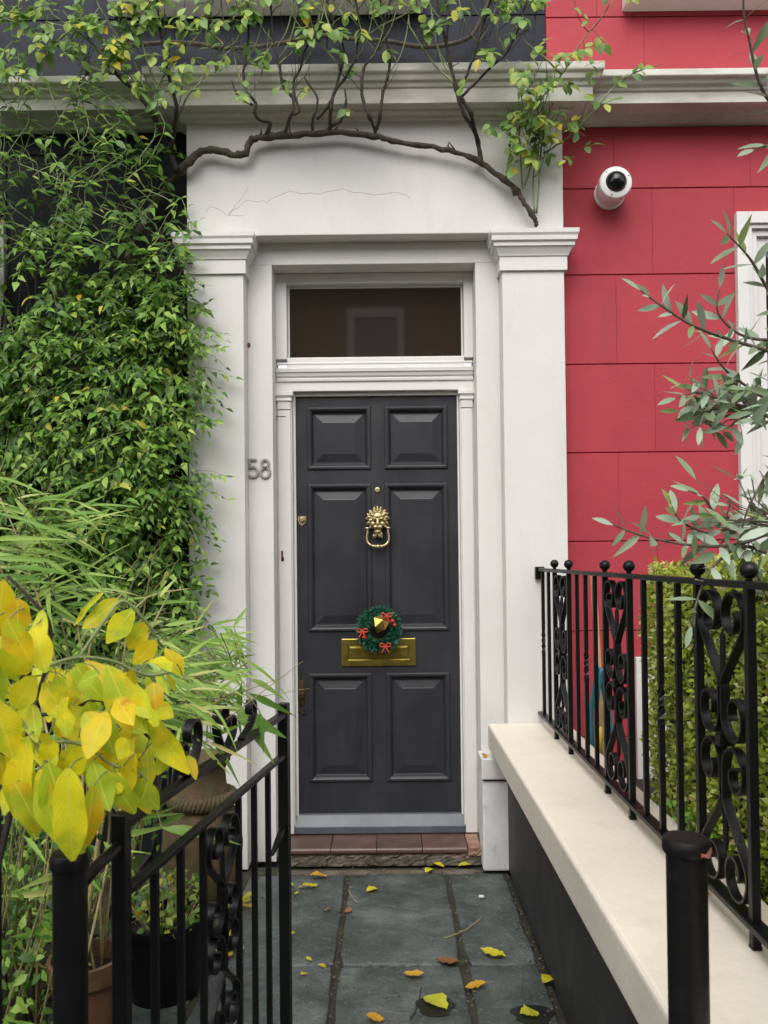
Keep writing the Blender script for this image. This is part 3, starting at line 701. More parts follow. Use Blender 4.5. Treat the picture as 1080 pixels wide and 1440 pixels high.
ch = MB().add([], [])
ar = [rad(a) for a in range(-75, 6, 8)]
ch.rings([[(.407+.0325*math.cos(a), 1.1+.0325*math.sin(a), z) for z in (.986+.002*math.sin(a*9), .994+.003*math.sin(a*7))]+[(.407+.031*math.cos(a), 1.1+.031*math.sin(a), .990)] for a in ar])
ch.build('paint_chip', paint('pink_primer', (.36,.13,.09), .2, .8, 30, 60, .3), gpo, origin=(.407,1.1,0)).location = (0,0,0)
hp = MB().lathe([(.023,0),(.023,.97),(.026,.972),(.027,.985),(.024,.992),(.008,.995)], (-.437,1.1,0), 24).build('gate_post', IRON, smooth=True, origin=(-.437,1.1,0))
tag(hp, 'round black iron hinge post half hidden under the yellow leaves', 'post')
fr_ = thing('railing', (-.75, 1.1, 0), 'plain black iron railing left of the hinge post', 'railing')
MB().box(-1.4, -.462, 1.09, 1.11, 1.070, 1.085).build('top_rail', IRON, fr_, bevel=.002)
MB().box(-1.4, -.462, 1.09, 1.11, .08, .095).build('bottom_rail', IRON, fr_, bevel=.002)
for i in range(8): bar(fr_, -.543-i*.11, 1.1, 0.096, 1.069 , .0085)

G0 = Vector((-.430,1.29,0)); G1 = Vector((-.285,2.20,0)); gd = (G1-G0).normalized(); gn = Vector((gd.y,-gd.x,0)); GL = (G1-G0).length
gate = thing('garden_gate', tuple(G0), 'open black iron garden gate with scrolls between its slim bars', 'gate')
def gbox(s0, s1, w, z0, z1, nm, bev=.002):
    a = G0+gd*s0; b = G0+gd*s1
    q = [a-gn*w, b-gn*w, b+gn*w, a+gn*w]
    return MB().hexa([(p.x,p.y,z0) for p in q], [(p.x,p.y,z1) for p in q]).build(nm, IRON, gate, bevel=bev, seg=1)
gbox(-.012, .012, .012, .05, .985, 'stile'); gbox(GL-.015, GL+.015, .014, .05, .995, 'stile')
gbox(.012, GL-.015, .011, .958, .972, 'top_rail'); gbox(.012, GL-.015, .010, .848, .860, 'middle_rail'); gbox(.012, GL-.015, .012, .070, .085, 'bottom_rail')
for kk in (.13,.25,.37,.60,.72,.84):
    gbox(kk*GL-.0065, kk*GL+.0065, .0065, .0855, .8475, 'bar', .001)
c_ = G0+gd*(.485*GL); scroll_panel(gate, (c_.x,c_.y,.60), tuple(gd), tuple(gn), .092, .235)
a, m_, b = s_scroll(.085, .30)
for s0, sg in ((.30,1),(.50,-1)):                   # crest scrolls on top of the gate
    c_ = G0+gd*(s0*GL)
    pts = [(p.x*.85,p.y*.78) for p in spline([(.0,.0,0),(.03,.035,0),(.05,.075,0),(.045,.115,0),(.015,.130,0),(-.012,.112,0),(-.010,.085,0),(.010,.078,0),(.018,.092,0)],5)]
    MB().ribbon([(x*sg,z) for x,z in pts], (c_.x,c_.y,.974), tuple(gd), (0,0,1), tuple(gn), .018, .0055).build('crest_scroll', IRON, gate, smooth=True)
    pts = [(p.x,p.y) for p in spline([(.0,.0,0),(-.03,.008,0),(-.058,.030,0),(-.060,.058,0),(-.038,.068,0),(-.024,.052,0),(-.034,.040,0)],5)]
    MB().ribbon([(x*sg,z) for x,z in pts], (c_.x,c_.y,.974), tuple(gd), (0,0,1), tuple(gn), .018, .0055).build('crest_scroll', IRON, gate, smooth=True)
for s0, sg in ((.72,1),):
    c_ = G0+gd*(s0*GL)
    pts = [(p.x,p.y) for p in spline([(-.09,.002,0),(-.03,.02,0),(.0,.05,0),(-.006,.075,0),(-.028,.076,0),(-.034,.055,0),(-.02,.048,0)],5)]
    MB().ribbon([(x*sg,z) for x,z in pts], (c_.x,c_.y,.972), tuple(gd), (0,0,1), tuple(gn), .018, .0055).build('crest_scroll', IRON, gate, smooth=True)
for s0, sg, zz in ((.90,1,.905),(.60,-1,.905)):   # little curls between the two upper rails
    pass
c_ = G1-gd*.10; MB().tube([tuple(G1+Vector((0,0,.665))), tuple(c_+gd*.03+Vector((0,0,.640))), tuple(c_+Vector((0,0,.628))), tuple(c_-gd*.015+Vector((0,0,.622)))], [.010,.009,.007,.004], 8).build('latch', IRON, gate, smooth='all')
MB().tube([(-.437,1.12,.93),(-.436,1.2,.935),tuple(G0+Vector((0,0,.935)))], .009, 8).build('hinge', WORNIRON, gate, smooth='all')
MB().tube([(-.437,1.12,.25),(-.436,1.2,.25),tuple(G0+Vector((0,0,.25)))], .009, 8).build('hinge', WORNIRON, gate, smooth='all')

# ================================================================== SECURITY CAMERA ON THE RED WALL
sc_ = thing('security_camera', (1.06,3.72,3.08), 'white round security camera with black dome on the red wall', 'camera')
AX = Vector((-.03,-1,.0)).normalized()
def axis_lathe(prof, c, n=28):
    u_ = AX.orthogonal().normalized(); w_ = AX.cross(u_)
    return MB().rings([[Vector(c)+AX*h+(u_*math.cos(2*math.pi*k/n)+w_*math.sin(2*math.pi*k/n))*r for k in range(n)] for r,h in prof])
C0 = Vector((1.064,3.715,3.082))
axis_lathe([(.066,0),(.068,.02),(.071,.06),(.0745,.095),(.0745,.115),(.071,.124),(.060,.129),(.048,.130),(.046,.124)], C0).build('body', CAMWHITE, sc_, smooth=True)
DC = C0+AX*.124
axis_lathe([(.046*math.cos(a),.046*math.sin(a)*.9) for a in [rad(k*9) for k in range(10)]], DC).build('dome', DOME, sc_, smooth='all')
axis_lathe([(.072,-.005),(.072,.012),(.066,.016)], C0).build('mount', CAMWHITE, sc_, smooth=True)
for a in (rad(25), rad(160), rad(270)):
    u_ = AX.orthogonal().normalized(); w_ = AX.cross(u_); q = C0+AX*.129+(u_*math.cos(a)+w_*math.sin(a))*.062
    MB().ell(q,(.003,.003,.003),8,5).build('screw', DOME, sc_)

# ================================================================== WREATH ON THE DOOR KNOB
wr = thing('christmas_wreath', (-.034,3.80,1.045), 'small green Christmas wreath with red bows hung on the brass knob', 'wreath')
WC = Vector((-.036,3.806,1.050)); rg = random.Random(3); WR = .078
nm_ = leaf_meshes('needle', NEEDLE, [(2, ELLIP, .3, .1, 0), (2, ELLIP, .3, .4, 0)])
core = MB().tube([WC+Vector((WR*math.cos(a),0,WR*math.sin(a))) for a in [2*math.pi*k/32 for k in range(33)]], .013, 8).build('wire_ring', NEEDLE, wr, smooth='all')
nl = []
for i in range(1500):
    a = rg.uniform(0, 2*math.pi); b = rg.uniform(0, 2*math.pi)
    rad_ = Vector((math.cos(a),0,math.sin(a))); out = rad_*math.cos(b)+Vector((0,-1,0))*math.sin(b)
    if out.y > .5: continue
    p = WC+rad_*WR+out*.010
    d = (out+Vector((rg.uniform(-.7,.7),rg.uniform(-.5,.2),rg.uniform(-.7,.7)))).normalized()
    nl.append((leaf_matrix(p, d, Vector((rg.uniform(-1,1),-1,rg.uniform(-.2,1))), rg.uniform(.020,.034), rg.uniform(.005,.008)), i))
foliage(wr, nl, nm_, 0, 'needle', 'garland')
for a in (18, 34, 205):
    MB().ell(WC+Vector((WR*1.0*math.cos(rad(a)),-.026,WR*1.0*math.sin(rad(a)))),(.0095,)*3,12,8).build('berry', BERRY, wr, smooth='all')
for a in (62, 182, 292):
    c = WC+Vector((WR*1.0*math.cos(rad(a)),-.030,WR*1.0*math.sin(rad(a)))); mb = MB()
    for s in (-1,1):
        lp_ = [c+Vector((x*s,-y,z)) for x,y,z in ((0,.002,0),(.014,.008,.012),(.024,.006,.008),(.022,.004,-.004),(.010,.006,-.004),(0,.002,0))]
        mb.tube(spline(lp_,4), .0028, 6)
        mb.tube(spline([c,c+Vector((.008*s,-.006,-.016)),c+Vector((.018*s,-.004,-.034))],4), [.003]*8+[.002], 6)
    mb.ell(c+Vector((0,-.004,0)),(.005,.005,.005),8,6)
    mb.build('bow', REDRIB, wr, smooth='all')

# ================================================================== POTS AND GARDEN BITS
urn = thing('terracotta_urn', (-.70,3.02,0), 'carved terracotta urn with braided band standing behind the open gate', 'urn')
def lobed(prof, c, n, lobes, amp):
    rs = []
    for r,h,k in prof:
        rs.append([(c[0]+r*(1+amp*k*abs(math.sin(lobes*a/2)))*math.cos(a), c[1]+r*(1+amp*k*abs(math.sin(lobes*a/2)))*math.sin(a), c[2]+h) for a in [2*math.pi*q/n for q in range(n)]])
    return MB().rings(rs)
UC = (-.70,3.02,0)
lobed([(.085,0,0),(.085,.035,0),(.055,.05,0),(.050,.08,0),(.07,.10,1),(.105,.16,1),(.125,.24,1),(.130,.32,1),(.122,.40,1),(.108,.45,1),(.098,.475,0),(.098,.52,0),(.092,.53,0),(.085,.60,0),(.095,.63,0),(.105,.635,0),(.105,.655,0),(.09,.656,0),(.08,.62,0)], UC, 72, 10, .16).build('bowl', URNCLAY, urn, smooth='all')
mb = MB()
for s in range(3):
    pts = []
    for k in range(121):
        a = 2*math.pi*k/120; w_ = 16*a+s*2*math.pi/3
        r = .112+.012*math.cos(w_); pts.append((UC[0]+r*math.cos(a), UC[1]+r*math.sin(a), .497+.020*math.sin(w_)))
    mb.tube(pts, .011, 6)
mb.build('braided_band', URNCLAY, urn, smooth='all')
pot = thing('plant_pot', (-.73,2.60,0), 'black plastic plant pot with yellowing plants behind the gate bars', 'plant pot')
PC = (-.73,2.60,0)
MB().lathe([(.108,0),(.128,.215),(.136,.218),(.136,.240),(.128,.240),(.122,.200),(.02,.198)], PC, 32).build('pot', BLACKPLASTIC, pot, smooth=True)
MB().lathe([(.123,.19),(.123,.203),(.06,.210),(.01,.212)], PC, 20).build('soil', SOIL, pot)
tp = thing('plant_pot', (-.775,2.05,0), 'tall orange terracotta pot holding the bamboo left of the gate', 'plant pot')
MB().lathe([(.060,0),(.082,.33),(.092,.335),(.094,.385),(.084,.386),(.078,.34),(.02,.335)], (-.775,2.05,0), 32).build('pot', TERRA, tp, smooth=True)
MB().lathe([(.079,.33),(.079,.345),(.04,.352),(.01,.354)], (-.775,2.05,0), 20).build('soil', SOIL, tp)

st = MB().box(.888,.910,3.30,3.320,.36,1.318).build('timber_stake', WOOD, bevel=.003, origin=(.90,3.31,.36)); st.rotation_euler = (rad(-5), rad(-1.2), 0)
tag(st, 'pale timber stake leaning on the red wall behind the railing', 'stake')
hose = thing('garden_hose', (.845,3.22,.36), 'teal garden hose looped upright behind the iron railing', 'hose')
pts = [(.86+.030*math.cos(a)*(1+.1*math.sin(5*a)),3.20+.05*math.sin(a*.5),.66+.275*math.sin(a)) for a in [2*math.pi*k/60 for k in range(130)]]
MB().tube([Vector(p)+Vector((0,.0004*i,0)) for i,p in enumerate(pts)], .0085, 8).build('coil', TEAL, hose, smooth='all')
MB().tube([(.885,3.2,.40),(.93,3.25,.42),(1.0,3.3,.385)], .0085, 8).build('tail', TEAL, hose, smooth='all')
tl_ = thing('garden_trowel', (.86,3.0,.36), 'yellow and orange handled garden tool standing behind the railing', 'tool')
MB().tube([(.815,3.10,.60),(.815,3.10,.68),(.822,3.10,.73)], [.012,.014,.008], 10).build('handle', YPLASTIC, tl_, smooth='all')
MB().tube([(.805,3.10,.36),(.815,3.10,.60)], .005, 8).build('shaft', STEEL, tl_, smooth='all')
MB().tube([(.888,3.24,.86),(.885,3.24,.96)], [.011,.012], 10).build('grip', OPLASTIC, tl_, smooth='all')
MB().tube([(.895,3.24,.36),(.888,3.24,.86)], .006, 8).build('rod', STEEL, tl_, smooth='all')

ROSE_MAIN=[(-1.378, 3.64, -0.222), (-1.323, 3.64, 1.031), (-1.271, 3.64, 1.874), (-1.197, 3.64, 2.265), (-1.169, 3.64, 2.657), (-1.135, 3.64, 2.854), (-1.069, 3.64, 2.985), (-0.97, 3.64, 3.122), (-0.888, 3.55, 3.152), (-0.818, 3.55, 3.215), (-0.754, 3.55, 3.228), (-0.658, 3.55, 3.204), (-0.61, 3.55, 3.213), (-0.588, 3.55, 3.267), (-0.53, 3.55, 3.283), (-0.371, 3.55, 3.291), (-0.211, 3.55, 3.302), (-0.036, 3.55, 3.28), (0.075, 3.55, 3.253), (0.234, 3.55, 3.229), (0.393, 3.55, 3.185), (0.488, 3.55, 3.126), (0.582, 3.55, 3.048), (0.629, 3.55, 2.984), (0.676, 3.55, 2.91), (0.691, 3.55, 2.871)]
ROSE_SHOOTS={
 'a':[(-0.508, 3.51, 3.277), (-0.484, 3.434, 3.286), (-0.525, 3.414, 3.288), (-0.54, 3.397, 3.309), (-0.536, 3.391, 3.343), (-0.547, 3.388, 3.36), (-0.579, 3.381, 3.402), (-0.586, 3.371, 3.457), (-0.575, 3.361, 3.512), (-0.555, 3.339, 3.635), (-0.564, 3.31, 3.796)],
 'b':[(-0.548, 3.392, 3.337), (-0.596, 3.388, 3.36), (-0.625, 3.381, 3.402), (-0.635, 3.374, 3.438)],
 'c':[(-0.422, 3.501, 3.278), (-0.391, 3.4, 3.288), (-0.374, 3.388, 3.357), (-0.421, 3.378, 3.414), (-0.43, 3.364, 3.497), (-0.452, 3.349, 3.579), (-0.461, 3.32, 3.742), (-0.463, 3.301, 3.848)],
 'd':[(-0.391, 3.399, 3.296), (-0.353, 3.395, 3.315), (-0.367, 3.385, 3.371), (-0.372, 3.376, 3.427), (-0.34, 3.366, 3.482), (-0.326, 3.356, 3.537), (-0.307, 3.349, 3.577), (-0.329, 3.335, 3.659), (-0.341, 3.32, 3.74), (-0.327, 3.305, 3.82)],
 'e':[(-0.304, 3.486, 3.278), (-0.294, 3.414, 3.285), (-0.27, 3.388, 3.356), (-0.305, 3.378, 3.412), (-0.326, 3.372, 3.446)],
 'f':[(-0.279, 3.414, 3.285), (-0.231, 3.393, 3.328), (-0.199, 3.383, 3.383), (-0.167, 3.366, 3.48), (-0.154, 3.354, 3.548), (-0.18, 3.342, 3.617), (-0.208, 3.33, 3.685), (-0.222, 3.32, 3.739), (-0.25, 3.305, 3.819)],
 'g':[(-0.226, 3.482, 3.278), (-0.216, 3.395, 3.314), (-0.199, 3.383, 3.383), (-0.153, 3.373, 3.438), (-0.106, 3.359, 3.52), (-0.096, 3.349, 3.575), (-0.089, 3.335, 3.656), (-0.102, 3.32, 3.737), (-0.095, 3.305, 3.817)],
 'h':[(-0.224, 3.462, 3.28), (-0.178, 3.424, 3.283), (-0.149, 3.39, 3.341), (-0.154, 3.381, 3.397)],
 'i':[(-0.026, 3.496, 3.274), (-0.049, 3.4, 3.284), (-0.078, 3.388, 3.354), (-0.08, 3.373, 3.437), (-0.061, 3.364, 3.492), (-0.03, 3.356, 3.533), (0.0, 3.349, 3.574), (0.016, 3.335, 3.655), (0.047, 3.32, 3.735), (0.078, 3.305, 3.815)],
 'j':[(-0.019, 3.472, 3.276), (-0.006, 3.4, 3.283), (0.007, 3.383, 3.381), (0.029, 3.373, 3.436), (0.039, 3.359, 3.519), (0.016, 3.339, 3.628), (0.002, 3.32, 3.736), (-0.012, 3.305, 3.816)],
 'k':[(0.444, 3.55, 3.159), (0.432, 3.55, 3.249), (0.402, 3.472, 3.271), (0.363, 3.4, 3.279), (0.333, 3.388, 3.349), (0.317, 3.378, 3.405), (0.293, 3.359, 3.516), (0.271, 3.344, 3.598), (0.25, 3.33, 3.679), (0.241, 3.315, 3.76), (0.226, 3.305, 3.813)],
 'l':[(0.414, 3.496, 3.268), (0.385, 3.398, 3.293), (0.348, 3.388, 3.349), (0.335, 3.382, 3.383), (0.363, 3.373, 3.432), (0.392, 3.359, 3.514), (0.413, 3.349, 3.569), (0.436, 3.335, 3.65), (0.465, 3.32, 3.73), (0.494, 3.305, 3.81)],
 'm':[(0.348, 3.385, 3.363), (0.378, 3.381, 3.39), (0.468, 3.366, 3.472), (0.534, 3.356, 3.526), (0.572, 3.344, 3.594), (0.601, 3.33, 3.675), (0.615, 3.32, 3.729), (0.637, 3.305, 3.808)],
 'n':[(0.336, 3.383, 3.377), (0.302, 3.368, 3.461), (0.281, 3.354, 3.543), (0.286, 3.335, 3.652), (0.28, 3.32, 3.733), (0.256, 3.305, 3.813)],
 'o':[(0.558, 3.55, 3.094), (0.572, 3.55, 3.199), (0.571, 3.482, 3.268)],
 'p':[(0.63, 3.55, 3.038), (0.623, 3.55, 3.215), (0.604, 3.472, 3.269), (0.607, 3.393, 3.318), (0.584, 3.373, 3.43)],
 'q':[(0.64, 3.55, 3.054), (0.67, 3.55, 3.15), (0.687, 3.55, 3.246), (0.676, 3.424, 3.273), (0.673, 3.388, 3.345), (0.65, 3.368, 3.456)],
 'r':[(0.683, 3.55, 2.925), (0.678, 3.55, 3.086), (0.702, 3.55, 3.198), (0.698, 3.472, 3.268), (0.698, 3.393, 3.317), (0.727, 3.378, 3.4)],
 's':[(0.692, 3.55, 2.925), (0.712, 3.55, 3.182), (0.723, 3.52, 3.262), (0.744, 3.398, 3.288)],
 't':[(0.569, 3.55, 3.231), (0.623, 3.398, 3.29), (0.712, 3.382, 3.378), (0.771, 3.371, 3.441), (0.815, 3.359, 3.509), (0.858, 3.347, 3.577), (0.93, 3.332, 3.658), (0.979, 3.32, 3.724), (1.029, 3.305, 3.804)],
 'u':[(0.728, 3.55, 3.197), (0.808, 3.55, 3.245), (0.867, 3.462, 3.267), (0.941, 3.39, 3.328), (1.009, 3.377, 3.402), (1.118, 3.367, 3.459), (1.193, 3.364, 3.477)],
 'v':[(-0.914, 3.55, 3.136), (-0.97, 3.55, 3.265), (-0.972, 3.4, 3.294), (-1.022, 3.388, 3.365), (-1.123, 3.371, 3.464), (-1.166, 3.364, 3.505)],
 'w':[(-0.945, 3.55, 3.217), (-0.905, 3.472, 3.287), (-0.878, 3.393, 3.335), (-0.898, 3.378, 3.419), (-0.916, 3.359, 3.53), (-0.931, 3.339, 3.639), (-0.937, 3.31, 3.801)],
 'x':[(-0.963, 3.434, 3.291), (-1.006, 3.383, 3.393), (-1.045, 3.364, 3.504), (-1.113, 3.344, 3.614), (-1.181, 3.325, 3.723), (-1.22, 3.31, 3.804)],
 'y':[(-0.978, 3.4, 3.295), (-0.952, 3.378, 3.42), (-0.83, 3.354, 3.556), (-0.75, 3.339, 3.637), (-0.7, 3.32, 3.744), (-0.667, 3.305, 3.824)],
 'z':[(-1.022, 3.388, 3.365), (-1.063, 3.373, 3.449), (-1.164, 3.359, 3.533), (-1.278, 3.342, 3.63), (-1.378, 3.33, 3.699), (-1.444, 3.31, 3.807)],
 'aa':[(-1.123, 3.371, 3.464), (-1.227, 3.366, 3.492), (-1.343, 3.354, 3.562), (-1.488, 3.339, 3.646), (-1.633, 3.33, 3.702)],
 'ab':[(-0.905, 3.472, 3.287), (-0.834, 3.388, 3.363), (-0.76, 3.373, 3.445), (-0.71, 3.359, 3.528), (-0.617, 3.349, 3.581), (-0.553, 3.33, 3.689), (-0.519, 3.31, 3.796)],
 'ac':[(-0.946, 3.388, 3.364), (-1.009, 3.349, 3.586), (-0.988, 3.33, 3.694), (-0.966, 3.31, 3.801)],
 'ad':[(-0.167, 3.366, 3.48), (-0.256, 3.349, 3.577), (-0.29, 3.335, 3.659), (-0.31, 3.31, 3.793)],
 'ae':[(-0.096, 3.349, 3.575), (-0.014, 3.339, 3.628), (0.076, 3.332, 3.668), (0.196, 3.322, 3.72), (0.256, 3.31, 3.786)],
 'af':[(-0.43, 3.364, 3.497), (-0.362, 3.354, 3.551), (-0.285, 3.342, 3.618), (-0.246, 3.325, 3.712), (-0.236, 3.31, 3.792)],
 'ag':[(0.317, 3.378, 3.405), (0.226, 3.364, 3.489), (0.166, 3.349, 3.572), (0.121, 3.335, 3.654), (0.137, 3.31, 3.788)],
 'ah':[(0.534, 3.356, 3.526), (0.497, 3.342, 3.609), (0.511, 3.325, 3.703), (0.539, 3.31, 3.783)],
 'ai':[(0.771, 3.371, 3.441), (0.694, 3.359, 3.511), (0.618, 3.349, 3.566), (0.556, 3.335, 3.649), (0.496, 3.325, 3.703)],
}
OLD_STEM=[(-1.301, 3.66, 3.759), (-1.103, 3.66, 3.783), (-0.905, 3.66, 3.787), (-0.675, 3.66, 3.758), (-0.444, 3.66, 3.782), (-0.312, 3.66, 3.814), (-0.115, 3.66, 3.795), (0.033, 3.66, 3.783), (0.214, 3.66, 3.754), (0.396, 3.66, 3.788), (0.462, 3.66, 3.871), (0.513, 3.66, 3.987)]
